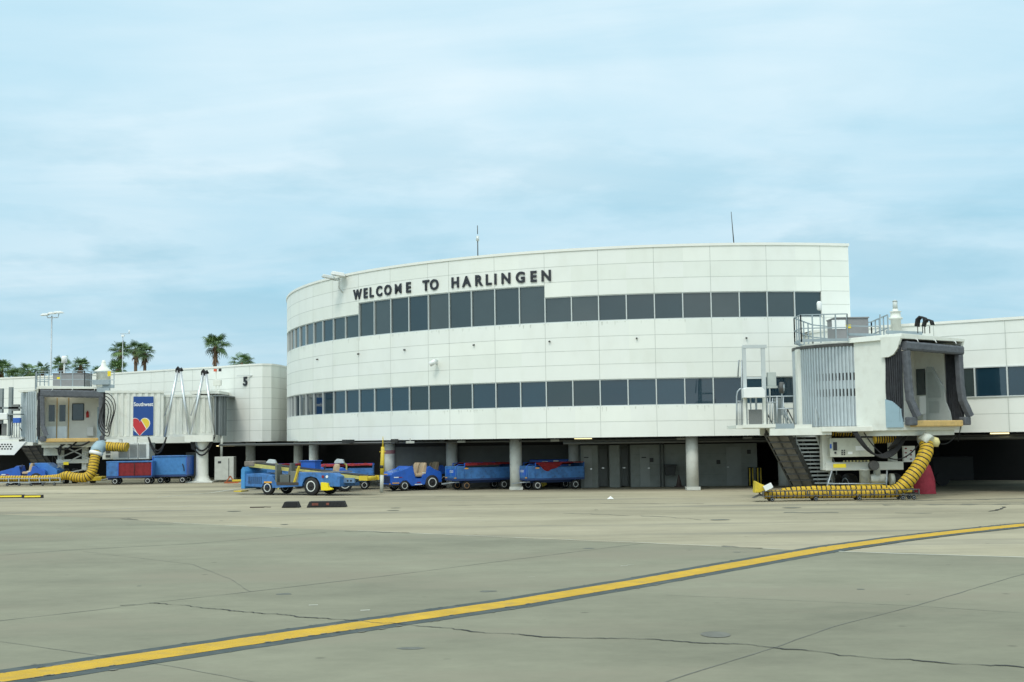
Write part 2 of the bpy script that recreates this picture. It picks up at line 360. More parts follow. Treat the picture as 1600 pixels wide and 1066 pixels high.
for i, (L_, wd) in enumerate([
    ([(0, 868), (120, 859), (300, 850), (510, 832)], .035), ([(-60, 977), (155, 953), (240, 942), (390, 925), (620, 898), (800, 875), (1007, 849)], .022),
    ([(1020, 1072), (1207, 1013), (1300, 980), (1430, 947), (1600, 897), (1700, 868)], .020), ([(-40, 996), (0, 1003), (180, 1028), (270, 1042), (420, 1070)], .012),
    ([(130, 862), (300, 882), (360, 905), (390, 925)], .012), ([(1040, 930), (1430, 947), (1600, 958), (1700, 963)], .012), ([(195, 821), (270, 820)], .05), ([(700, 845), (1007, 849)], .01)]):
    strip(b, gp(L_), wd, .004, jag=.02, wvar=.9, seed=i)
struct(b.build('pavement_joints', jnt_m))
b = MB()
strip(b, gp([(240, 942), (340, 952), (500, 967), (560, 971), (650, 978), (740, 986), (850, 995), (1000, 1000), (1150, 1008), (1207, 1013), (1400, 1031), (1600, 1043), (1720, 1052)]), .028, .0085, jag=.14, wvar=1.5, seed=5, step=.05)
strip(b, gp([(188, 947), (212, 945)]), .05, .0085, jag=.05, wvar=1, seed=8)
strip(b, gp([(190, 811), (215, 812.5)]), .12, .005, seed=9); strip(b, gp([(540, 830), (600, 832), (640, 833)]), .05, .005, wvar=1.5, seed=10, jag=.1)
strip(b, gp([(1128, 853.5), (1190, 857)]), .10, .005, wvar=1.6, seed=11, jag=.1); strip(b, gp([(1545, 799), (1560, 797), (1570, 792)]), .10, .004, jag=.2, wvar=1.4, seed=3)
struct(b.build('pavement_cracks', crack_m))
b = MB(); strip(b, gp([(560, 829.5), (800, 840), (1000, 848), (1225, 858.6)]), .05, .005, jag=.05, wvar=1.2, seed=21); strip(b, gp([(1310, 862), (1430, 866), (1600, 871), (1800, 878)]), .09, .005, jag=.05, wvar=.8, seed=22)
strip(b, gp([(270, 817), (440, 825)]), .06, .005, jag=.1, wvar=1.5, seed=23)
for px, py, wd in ((489, 946, .10), (570, 954, .10), (975, 884.5, .08), (985, 883, .05), (830, 902, .03)):
    p = G(px, py); strip(b, [(p.x-.07, p.y), (p.x+.08, p.y+.02)], wd*.7, .005, jag=.03, wvar=.8, seed=px)
strip(b, gp([(245, 777), (330, 770), (372, 763.5)]), .12, -.002, wvar=1.0, seed=31); strip(b, gp([(0, 802), (60, 800), (230, 793), (360, 789)]), .07, -.002, wvar=1.2, seed=32)
struct(b.build('pavement_pale_edges', lt_m))
b = MB(); c0 = G(1118, 992); b.poly([(c0.x+.20*math.cos(t), c0.y+.26*math.sin(t), .006) for t in [k*math.pi/12 for k in range(24)]])
struct(b.build('pavement_core_patch', jnt_m))
gm = random.Random(4); b = MB()
for i in range(46):
    x, y = gm.uniform(-26, 26), gm.uniform(13, 50); r = gm.uniform(.03, .16)
    if y > 26: r *= 2
    b.poly([(x+r*(1+.5*noise.noise(Vector((math.cos(t)*1.5+i, math.sin(t)*1.5, 2))))*math.cos(t), y+r*.8*(1+.5*noise.noise(Vector((math.cos(t)*1.5+i, math.sin(t)*1.5, 9))))*math.sin(t), .003) for t in [k*math.pi/7 for k in range(14)]])
struct(b.build('pavement_oil_spots', mat('oil_spot', (.125, .13, .108), .8, var=.3, scale=4)))
b = MB()
for pts_, wd in (([(1340, 784), (1440, 782), (1620, 779)], .35), ([(1380, 789), (1500, 788.5), (1640, 787)], .5), ([(1225, 800.5), (1310, 801)], .3), ([(1400, 801), (1455, 802)], .2), ([(60, 771), (300, 772), (480, 770)], .22), ([(380, 776.5), (560, 777), (760, 775)], .16), ([(700, 790), (900, 786), (1100, 787)], .12), ([(880, 802), (1010, 806), (1100, 812)], .10)):
    strip(b, gp(pts_), wd, -.003, jag=.3, wvar=1.6, seed=int(wd*100))
struct(b.build('pavement_marks_and_shade', mat('tyre_mark_and_shade', (.16, .155, .12), .85, var=.35, scale=2.5, streak=(.3, 2, 1))))  # tyre streaks; the two beside the right bridge paint its ground shade

# ------------------------------------------------------------------ rotunda building
S_ = 9.5/11.5
CX, CY, RR = 13.1747*S_, 106.391*S_, 32.074*S_
A0, DA = -.8326, .0532
def arc(th, z, r=RR): return (CX+r*math.sin(th), CY-r*math.cos(th), z)
def arc_hit(px, py, r=RR):
    d = ray(px, py); a = d.x**2+d.y**2; bq = -2*(d.x*CX+d.y*CY); c = CX*CX+CY*CY-r*r
    disc = bq*bq-4*a*c
    if disc < 0: disc = 0
    t = (-bq-math.sqrt(disc))/(2*a); p = Vector((0, 0, CH))+d*t
    return p, math.atan2(p.x-CX, CY-p.y)
zlev = {k: arc_hit(1108, y)[0].z for k, y in dict(roof=384.2, j1=407.8, j2=432.5, ut=455.8, ub=497.4, j3=521.4, j4=543.3, j5=565.6, lt=589.3, lb=632.3, j6=656.8, bot=681.3).items()}
ztall = arc_hit(830, 447)[0].z
TH_R = arc_hit(1325.5, 400)[1]; TH_L = -1.95
ROWS = sorted(zlev.values())
def shell(b, t0, t1, z0, z1, ro=RR, ri=RR-.25):
    n = max(1, int(round((t1-t0)/DA*2))); prev = None; pk = None
    for i in range(n+1):
        t = t0+(t1-t0)*i/n; q = [b.v(arc(t, z, r)) for r, z in ((ro, z0), (ro, z1), (ri, z1), (ri, z0))]
        zz_ = [z0]+[q_ for q_ in ROWS if z0+.02 < q_ < z1-.02]+[z1]
        sk = [b.v(arc(t, z, ro+.001)) for z in zz_]
        if pk:
            keep = b.mi
            for r_ in range(len(zz_)-1):
                kk = math.floor(((t0+(t1-t0)*(i-.5)/n-A0)/DA)/2); hsh = random.Random(kk*131+int(zz_[r_+1]*17)).random()
                if keep == 0: b.mi = 2 if hsh < .22 else (3 if hsh > .78 else 0)
                b.face([pk[r_], sk[r_], sk[r_+1], pk[r_+1]], True)
            b.mi = keep
        pk = sk
        if prev:
            for k in range(1, 4): b.face([prev[k], q[k], q[(k+1) % 4], prev[(k+1) % 4]], False)
        else: b.face(q)
        prev = q
    b.face(prev[::-1])
def jstrip_h(b, t0, t1, z, h=.022, r=RR+.004):
    n = max(2, int((t1-t0)/DA*2)); P = [(b.v(arc(t0+(t1-t0)*i/n, z-h/2, r)), b.v(arc(t0+(t1-t0)*i/n, z+h/2, r))) for i in range(n+1)]
    for a, c in zip(P, P[1:]): b.face([a[0], c[0], c[1], a[1]])
def jstrip_v(b, t, z0, z1, wd=.022, r=RR+.005):
    d = wd/2/RR; b.face([b.v(arc(t-d, z0, r)), b.v(arc(t+d, z0, r)), b.v(arc(t+d, z1, r)), b.v(arc(t-d, z1, r))])
ti = lambda k: A0+DA*k
term = thing('terminal_building', 'white curved three-level terminal rotunda with two dark window bands on concrete columns', 'building', (CX, CY, 0))
Z = zlev; b = MB()
shell(b, TH_L, TH_R, Z['bot'], Z['lb']); shell(b, TH_L, TH_R, Z['lt'], Z['ub'])
WU0, WU1 = -11, 19; WL0, WL1 = -11, 20
shell(b, TH_L, ti(0), Z['ut'], Z['roof']); shell(b, ti(0), ti(9), ztall, Z['roof']); shell(b, ti(9), TH_R, Z['ut'], Z['roof'])
shell(b, TH_L, ti(WU0), Z['ub'], Z['ut']); shell(b, ti(WU1), TH_R, Z['ub'], Z['ut']); shell(b, TH_L, ti(WL0), Z['lb'], Z['lt'])
# right return wall and roof
pe = arc(TH_R, 0); b.box(pe[0]-.25, pe[0], pe[1]-.01, pe[1]+24, Z['bot'], Z['roof'])
b.mi = 1
for z in (Z['j1'],): jstrip_h(b, TH_L, TH_R, z)
for z in (Z['j2'],): jstrip_h(b, TH_L, ti(0), z); jstrip_h(b, ti(9), TH_R, z)
for z in (Z['ut'],): jstrip_h(b, ti(19), TH_R, z+.01)
for z in (Z['j3'], Z['j4'], Z['j5'], Z['j6']): jstrip_h(b, TH_L, TH_R, z)
for z in ((Z['ub']+Z['ut'])/2, Z['ub']+.01): jstrip_h(b, ti(19), TH_R, z)
for k in (-14, -12, -10, -8, -6, -4, -2, 0, 2, 4, 5, 7, 9, 11, 13, 15, 17, 19):
    t = ti(k)
    for z0, z1 in ((Z['bot'], Z['lb']), (Z['lt'], Z['ub'])): jstrip_v(b, t, z0, z1)
    jstrip_v(b, t, ztall if 0 < k < 9 else Z['ut'], Z['roof'])
gs = random.Random(11); b.mi = 4
for zz in (Z['ub'], Z['lb']):
    for i in range(150):
        t = ti(gs.uniform(-12, 20)); ln = gs.uniform(.06, .34)*gs.random(); wd = gs.uniform(.01, .045)/RR
        b.face([b.v(arc(t-wd, zz-.03, RR+.003)), b.v(arc(t+wd, zz-.03, RR+.003)), b.v(arc(t+wd*.3, zz-.03-ln, RR+.003)), b.v(arc(t-wd*.3, zz-.03-ln, RR+.003))])
b.build('wall', [wall_m, joint_m, wall_b, wall_c, mat('sill_stain', (.66, .675, .61), .7)], term, True)
b = MB(); shell(b, TH_L, TH_R, Z['roof'], Z['roof']+.13, RR+.05, RR-.35); b.box(pe[0]-.35, pe[0]+.05, pe[1]-.05, pe[1]+24, Z['roof'], Z['roof']+.13); b.build('coping', coping_m, term, True)
b = MB(); V_ = [b.v(arc(TH_L+(TH_R-TH_L)*i/40, Z['roof']-.6, RR-.3)) for i in range(41)] + [b.v((pe[0]-.3, pe[1]+24, Z['roof']-.6)), b.v((-14, pe[1]+24, Z['roof']-.6))]; b.face(V_); b.build('roof', coping_m, term, True)
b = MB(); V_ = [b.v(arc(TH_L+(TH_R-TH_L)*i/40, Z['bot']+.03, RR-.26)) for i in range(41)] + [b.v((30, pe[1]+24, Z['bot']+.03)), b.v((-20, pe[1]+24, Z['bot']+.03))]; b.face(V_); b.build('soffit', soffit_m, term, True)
def window(k, z0, z1, mats, rnd):
    t0, t1 = ti(k), ti(k+1); b = MB(); r = RR-.10
    g = random.Random(k*7+int(z0*10)); tl = g.uniform(-.013, .013)
    b.face([b.v(arc(t0, z0, r+tl)), b.v(arc(t1, z0, r-tl)), b.v(arc(t1, z1, r-tl)), b.v(arc(t0, z1, r+tl))])
    o = b.build('window', mats[g.randrange(len(mats))], term, True)
    b = MB(); fw = .05; a = Vector(arc(t0, 0, r)); c = Vector(arc(t1, 0, r)); u = (c-a).normalized(); nrm = Vector((-u.y, u.x, 0))*-1
    if nrm.dot(Vector((CX, CY, 0))-a) > 0: nrm = -nrm
    Lw = (c-a).length
    Mx = Matrix(((u.x, nrm.x, 0, a.x), (u.y, nrm.y, 0, a.y), (0, 0, 1, 0), (0, 0, 0, 1))); b.M = Mx
    b.box(-.026, .026, -.02, .085, z0, z1)
    b.box(.026, Lw-.026, .004, .06, z0, z0+fw); b.box(.026, Lw-.026, .004, .06, z1-fw, z1)
    b.build('frame', mull_m, o, True)
for k in range(WU0, WU1): window(k, Z['ub'], ztall if 0 <= k < 9 else Z['ut'], glass_ms, k)
for k in range(WL0, WL1+1): window(k, Z['lb'], Z['lt'], glow_ms, k+50)
# columns under the rotunda
def column(px, r, root, yy=None, base=True):
    p = arc_hit(px, 720, RR-.9)[0] if yy is None else at(px, 720, yy)
    b = MB(); b.cyl((p.x, p.y, 0), (p.x, p.y, Z['bot']+.02), r, n=24)
    if base: b.cyl((p.x, p.y, 0), (p.x, p.y, .16), r*1.55, n=4, sm=False)
    b.build('column', col_m, root, True); return p
for px in (466, 490.5): column(px, .30, term, base=False)
pcol = column(609, .30, term, base=False)
column(1081.5, .31, term); column(806, .32, term, 65.5)
for px, yy in ((706, 69), (897.5, 68), (1225, 66)): column(px, .32, term, yy, False)
b = MB(); b.cyl((pcol.x, pcol.y, 1.93), (pcol.x, pcol.y, 2.13), .304, n=24, caps=False); b.build('faded_red_band', mat('faded_red', (.42, .20, .21), .8), term, True)
# back walls beneath the rotunda
b = MB(); yb = 69.5
def wx(px, Y=yb): return X_(px, Y)
b.box(wx(617), wx(900), yb, yb+.2, 0, 2.30); b.box(wx(617)-.2, wx(617), yb, yb+12, 0, 2.30)
b.mi = 1; b.box(wx(617)-.2, wx(1200), yb+.02, yb+.18, 2.30, 2.74)
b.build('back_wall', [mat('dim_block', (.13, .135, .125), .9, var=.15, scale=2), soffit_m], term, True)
b = MB(); y2 = 66.8; Hh = 2.26
segs = [(907, 932, 0), (932, 953, 1.3), (953, 966, 0), (966, 986, 1.3), (986, 1182, 0)]
for x0, x1, dp in segs: b.box(X_(x0, y2), X_(x1, y2), y2+dp, y2+dp+.2, 0, Hh)
for x in (932, 953, 966, 986): xx = X_(x, y2); b.box(xx-.05, xx+.05, y2+.01, y2+1.3, 0, Hh-.003)
b.box(X_(1182, y2)-.2, X_(1182, y2), y2+.2, y2+10, 0, Hh); b.box(X_(907, y2), X_(907, y2)+.2, y2+.2, yb, 0, Hh)
b.mi = 1
for zz in (.62, 1.18, 1.74): b.box(X_(986, y2), X_(1182, y2), y2-.004, y2, zz, zz+.012)
b.build('utility_wall', [block_m, mat('mortar_line', (.17, .18, .165), .9)], term, True)  # darker course lines across the block wall
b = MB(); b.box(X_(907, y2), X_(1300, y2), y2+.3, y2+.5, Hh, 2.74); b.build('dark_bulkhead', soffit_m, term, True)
for x0, x1 in ((999, 1014), (911, 924), (1134, 1157)):
    b = MB(); b.box(X_(x0, y2), X_(x1, y2), y2-.03, y2-.003, .02, 2.08)
    d = b.build('door', door_m, term, True); b = MB(); xx = X_(x1-1.5, y2) if x0 != 1134 else X_(1136, y2)
    b.box(xx-.05, xx+.05, y2-.10, y2-.032, .98, 1.03); b.build('handle', alu_m, d, True)
for x in (952, 985.5):
    b = MB(); xx = X_(x, y2); b.box(xx-.9, xx-.06, y2+1.26, y2+1.29, .02, 2.05); d = b.build('door', door_m, term, True)
    b = MB(); b.box(xx-.35, xx-.22, y2+1.18, y2+1.255, .98, 1.04); b.build('handle', alu_m, d, True)
b = MB()
for px, py in ((1018, 719), (1122.5, 722), (1170, 706)): p = at(px, py, y2); b.box(p.x-.1, p.x+.1, y2-.03, y2-.004, p.z-.11, p.z+.11)
for px, py in ((916, 715), (1006, 715)): p = at(px, py, y2-.03); b.box(p.x-.12, p.x+.12, y2-.05, y2-.034, p.z-.03, p.z+.03)
b.build('wall_plate', blackp_m, term, True)
# ceiling pipes and beams
b = MB()
for yy, zz, r in ((63.5, 2.42, .07), (64.4, 2.52, .10), (65.4, 2.45, .06), (66.2, 2.56, .09)):
    b.cyl((X_(880, yy), yy, zz), (X_(1260, yy), yy+.2, zz), r, n=8)
for yy, zz, r in ((74, 2.5, .05), (70, 2.55, .05)):
    b.cyl((X_(330, yy), yy+2, zz), (X_(900, yy), yy-6, zz), r, n=8)
for xx in (1031, 1036): p = X_(xx, y2-.1); b.cyl((p, y2-.1, 0), (p, y2-.1, 2.5), .035, n=6)
b.build('service_pipe', pipe_m, term, True)

for px, py, Y in ((641, 690, 66), (721, 689.5, 66), (867, 688, 64.5), (1064, 699, 64.5), (914, 697, 65), (1168, 689, 64)):
    p = at(px, py, Y); b = MB(); b.box(p.x-.22, p.x+.22, Y-.15, Y+.15, 2.50, 2.62, .02); b.bar((p.x, Y, 2.62), (p.x, Y, 2.76), .05)
    b.build('ceiling_fixture', mat('fixture_grey', (.40, .41, .38), .6), term, True)
for i in range(9):
    xx = -9+i*2.6; b = MB(); b.box(xx-.12, xx+.12, 66.0, 69.4, 2.56, 2.745); b.build('ceiling_joist', soffit_m, term, True)
# added near-black walls: they stop daylight, the undercroft's shade is in their colour
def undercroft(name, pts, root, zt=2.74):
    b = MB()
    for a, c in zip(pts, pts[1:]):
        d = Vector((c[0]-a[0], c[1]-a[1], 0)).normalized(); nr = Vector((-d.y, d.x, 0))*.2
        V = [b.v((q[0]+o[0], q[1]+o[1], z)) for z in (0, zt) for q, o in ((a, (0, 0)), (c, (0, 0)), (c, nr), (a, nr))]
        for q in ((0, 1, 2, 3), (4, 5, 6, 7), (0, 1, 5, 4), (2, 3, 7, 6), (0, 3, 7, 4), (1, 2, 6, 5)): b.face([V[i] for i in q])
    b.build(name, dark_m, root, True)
undercroft('added_shade_wall', [(-24, 96), (-2, 96), (-2, 80), (9, 80), (18, 80), (18, 70), (24, 70)], term)

# ------------------------------------------------------------------ wings
def wing(label, pts, zr, root_loc, bands, levels, jpts, thick=14, win=None):
    root = thing('concourse_wing', label, 'building', root_loc)
    b = MB(); back = []
    def wallseg(z0, z1, mi=0):
        b.mi = mi
        n = len(pts); prev = None
        for i, p in enumerate(pts):
            a = Vector(pts[max(i-1, 0)]); c = Vector(pts[min(i+1, n-1)]); d = (c-a).normalized(); nr = Vector((-d.y, d.x))
            if nr.y < 0: nr = -nr
            q = [b.v((p[0]+nr.x*o, p[1]+nr.y*o, z)) for o, z in ((0, z0), (0, z1), (.25, z1), (.25, z0))]
            if prev:
                for k in range(4): b.face([prev[k], q[k], q[(k+1) % 4], prev[(k+1) % 4]], False)
            else: b.face(q)
            prev = q
        b.face(prev[::-1])
    for z0, z1 in bands: wallseg(z0, z1)
    b.mi = 1
    def off(p, i, o):
        a = Vector(pts[max(i-1, 0)]); c = Vector(pts[min(i+1, len(pts)-1)]); d = (c-a).normalized(); nr = Vector((-d.y, d.x)); nr = nr if nr.y > 0 else -nr
        return (p[0]-nr.x*o, p[1]-nr.y*o)
    O = [off(p, i, .004) for i, p in enumerate(pts)]
    for z in levels:
        for a, c in zip(O, O[1:]): b.poly([(a[0], a[1], z-.012), (c[0], c[1], z-.012), (c[0], c[1], z+.012), (a[0], a[1], z+.012)])
    for a, d in jpts:
        for z0, z1 in bands: b.poly([(a[0]-d[0]*.012, a[1]-d[1]*.012, z0), (a[0]+d[0]*.012, a[1]+d[1]*.012, z0), (a[0]+d[0]*.012, a[1]+d[1]*.012, z1), (a[0]-d[0]*.012, a[1]-d[1]*.012, z1)])
    b.build('wall', [wall_m, joint_m], root, True)
    b = MB(); n = len(pts)
    P1 = [off(p, i, .05) for i, p in enumerate(pts)]; P2 = [off(p, i, -.35) for i, p in enumerate(pts)]
    for i in range(n-1):
        V = [b.v((q[0], q[1], z)) for z in (zr, zr+.12) for q in (P1[i], P1[i+1], P2[i+1], P2[i])]
        for q in ((0, 1, 2, 3), (4, 5, 6, 7), (0, 1, 5, 4), (2, 3, 7, 6), (0, 3, 7, 4), (1, 2, 6, 5)): b.face([V[k] for k in q])
    b.build('coping', coping_m, root, True)
    for nm, z, ma in (('roof', zr-.4, coping_m), ('soffit', bands[0][0]+.03, soffit_m)):
        b = MB(); b.face([b.v((p[0], p[1], z)) for p in P2] + [b.v((pts[-1][0], pts[-1][1]+thick, z)), b.v((pts[0][0], pts[0][1]+thick, z))]); b.build(nm, ma, root, True)
    return root
zb = Z['bot']
# left wing: plan points from its roofline
ZRL = 8.05
def roof_pt(px, py, zr): 
    d = ray(px, py); t = (zr-CH)/d.z; return (d.x*t, d.y*t)
lw = [roof_pt(-230, 601, ZRL), roof_pt(0, 592.5, ZRL), roof_pt(178, 585, ZRL), roof_pt(280, 578.5, ZRL), roof_pt(345, 574.8, ZRL), roof_pt(370, 572.8, ZRL), roof_pt(392, 571.4, ZRL), roof_pt(410, 570.7, ZRL), roof_pt(424, 571.0, ZRL), roof_pt(435, 572.3, ZRL), roof_pt(444, 574.2, ZRL)]
lw.append((lw[-1][0]+.6, lw[-1][1]+3.5))
JL = []
def lwpt(px):
    for (a, c) in zip(lw, lw[1:]):
        pa = 800+FP*a[0]/a[1]; pc = 800+FP*c[0]/c[1]
        if pa <= px+4 and px+4 <= pc or (pa <= px <= pc):
            f = max(0, min(1, (px-pa)/(pc-pa))); p = Vector(a).lerp(Vector(c), f); d = (Vector(c)-Vector(a)).normalized(); n_ = Vector((d.y, -d.x)); return ((p.x+n_.x*.006, p.y+n_.y*.006), (d.x, d.y))
for px in (20, 75, 130, 236, 256, 300, 365, 389, 437): 
    q = lwpt(px)
    if q: JL.append(q)
lev = [Z_(389, y, 86.5) for y in (589, 606, 622, 638.5, 656, 673)]
wl = wing('long white concourse wing with rounded corner left of the rotunda, gate 5', lw, ZRL, (lw[6][0], lw[6][1]+5, 0), [(zb, ZRL)], lev, JL, 22)
p389 = column(391.5, .34, wl, lw[6][1]+1.0, False)
undercroft('added_shade_wall', [(-70, 104), (-40, 104), (-14, 98), (-10, 98)], wl)
# right wing
def rw(px):       # on the wing's wall line
    d = ray(px, 600); # Y = 54.0-.68*(X-22.4)
    t = (54.0+.68*22.4)/(d.y+.68*d.x); return Vector((d.x*t, d.y*t))
ZRR = 7.62
a, c = rw(1290), rw(1900); dd = (c-a).normalized()
m1, m2 = rw(1523), rw(1574); ww = (m2-m1).length
ptsR = [(a.x-.3, a.y+6), (a.x-.3, a.y+1.0), (a.x+.3, a.y), (c.x, c.y)]
nrm = Vector((dd.y, -dd.x))
JR = []
for px in (1336, 1462, 1574, 1700): q = rw(px)+nrm*.006; JR.append((tuple(q), tuple(dd)))
def zR(px, py): q = rw(px); return at(px, py, q.y).z
levR = [zR(1560, y) for y in (521, 545.5)] + [zR(1560, 646.5)]
wr = wing('white two-level concourse wing behind the right boarding bridge, with one window band', ptsR, ZRR, (c.x-6, c.y+8, 0), [(zb, Z['lb']), (Z['lt'], ZRR)], levR, JR, 18)
k0 = int((a-m1).length/ww)
for k in range(-k0+1, 9):
    q0 = m1+dd*ww*k; q1 = m1+dd*ww*(k+1); b = MB(); off = -nrm*.1
    b.poly([(q0.x+off.x, q0.y+off.y, Z['lb']), (q1.x+off.x, q1.y+off.y, Z['lb']), (q1.x+off.x, q1.y+off.y, Z['lt']), (q0.x+off.x, q0.y+off.y, Z['lt'])])
    o = b.build('window', glow_ms[k % 3], wr, True)
    b = MB(Matrix(((dd.x, nrm.x, 0, q0.x), (dd.y, nrm.y, 0, q0.y), (0, 0, 1, 0), (0, 0, 0, 1))))
    b.box(-.03, .03, -.12, -.01, Z['lb'], Z['lt']); b.box(.03, ww-.03, -.095, -.03, Z['lb'], Z['lb']+.05); b.box(.03, ww-.03, -.095, -.03, Z['lt']-.05, Z['lt'])
    b.build('frame', mull_m, o, True)
undercroft('added_shade_wall', [(14, 76), (34, 66), (50, 52), (50, 40)], wr)
b = MB()
for k, zz in enumerate((2.45, 2.55, 2.4)):
    p0, p1 = rw(1420)+Vector((0, 1.5+k*1.3)), rw(1750)+Vector((0, 1.5+k*1.3)); b.cyl((p0.x, p0.y, zz), (p1.x, p1.y, zz), .07, n=8)
b.build('service_pipe', pipe_m, wr, True)

# ------------------------------------------------------------------ lettering
sign = thing('welcome_sign', 'large black raised letters reading WELCOME TO HARLINGEN on the white rotunda wall', 'sign', arc(ti(2), 9.5))
lx = [418, 458, 488, 527, 571, 623, 674, 763, 805, 911, 968, 1028, 1078, 1114, 1167, 1240, 1305, 1370]
zl0 = arc_hit(854, 438.8)[0].z; hL = .535
for ch, x in zip('WELCOMETOHARLINGEN', lx):
    px = 430+x/3.23; p, th = arc_hit(px, 455)
    me = text_mesh(ch, hL/.70, .05, .010 if ch == 'M' else .028, .98 if ch == 'M' else .95)
    me.materials.append(letter_m)
    o = bpy.data.objects.new('letter', me); sc.collection.objects.link(o); o.parent = sign
    q = Vector(arc(th, zl0, RR+.04)); o.location = q-Vector(sign.location); o.rotation_euler = (math.pi/2, 0, th)
q = Vector((*lwpt(383)[0], 0)); d = lwpt(383)[1]
me = text_mesh('5', .85, .06, .03); me.materials.append(letter_m)
o = bpy.data.objects.new('gate_number', me); sc.collection.objects.link(o); tag(o, 'black gate number 5 on the white wing wall', 'sign')
o.location = (q.x+d[1]*.05, q.y-abs(d[0])*.05, Z_(383, 602.3, q.y)); o.rotation_euler = (math.pi/2, 0, math.atan2(d[1], d[0]))
b = MB(); p0 = at(370, 587.6, q.y-.35); p1 = at(394, 586.8, q.y-.35)
b.bar(p0, p1, .07, .07); b.bar(p0+Vector((.1, 0, 0)), p0+Vector((.1, .35, 0)), .03); b.bar(p1-Vector((.1, 0, 0)), p1+Vector((-.1, .35, 0)), .03)
tag(b.build('sign_lamp', mull_m), 'slim bar lamp mounted above the gate number 5', 'lamp')

# ------------------------------------------------------------------ boarding bridge cab
def corrug(b, path, z0, z1, amp, pitch, slots=None):
    """vertical corrugated skin along a plan path (list of (x,y)); slots: list of (z0,z1) dark slots, material slot 1"""
    P = [Vector(p) for p in path]; pts = []; s = 0
    Ls = [0]
    for a, c in zip(P, P[1:]): Ls.append(Ls[-1]+(c-a).length)
    T = Ls[-1]; n = int(T/pitch)
    def pos(s):
        for i in range(len(P)-1):
            if s <= Ls[i+1]+1e-6:
                f = (s-Ls[i])/(Ls[i+1]-Ls[i]); d = (P[i+1]-P[i]).normalized(); return P[i].lerp(P[i+1], f), Vector((d.y, -d.x))
    prof = [(0, 0), (.12, 1), (.55, 1), (.67, 0)]
    prev = None; 
    zs = [z0]; 
    if slots:
        for a, c in slots: zs += [a, c]
    zs.append(z1)
    for i in range(n):
        for j, (f, h) in enumerate(prof):
            p, nr = pos((i+f)*T/n); p = p+nr*amp*h
            q = [b.v((p.x, p.y, z)) for z in zs]
            if prev:
                for k in range(len(q)-1):
                    b.mi = 1 if (slots and j == 0 and k % 2 == 1) else 0
                    b.face([prev[k], q[k], q[k+1], prev[k+1]])
                b.mi = 0
            prev = q
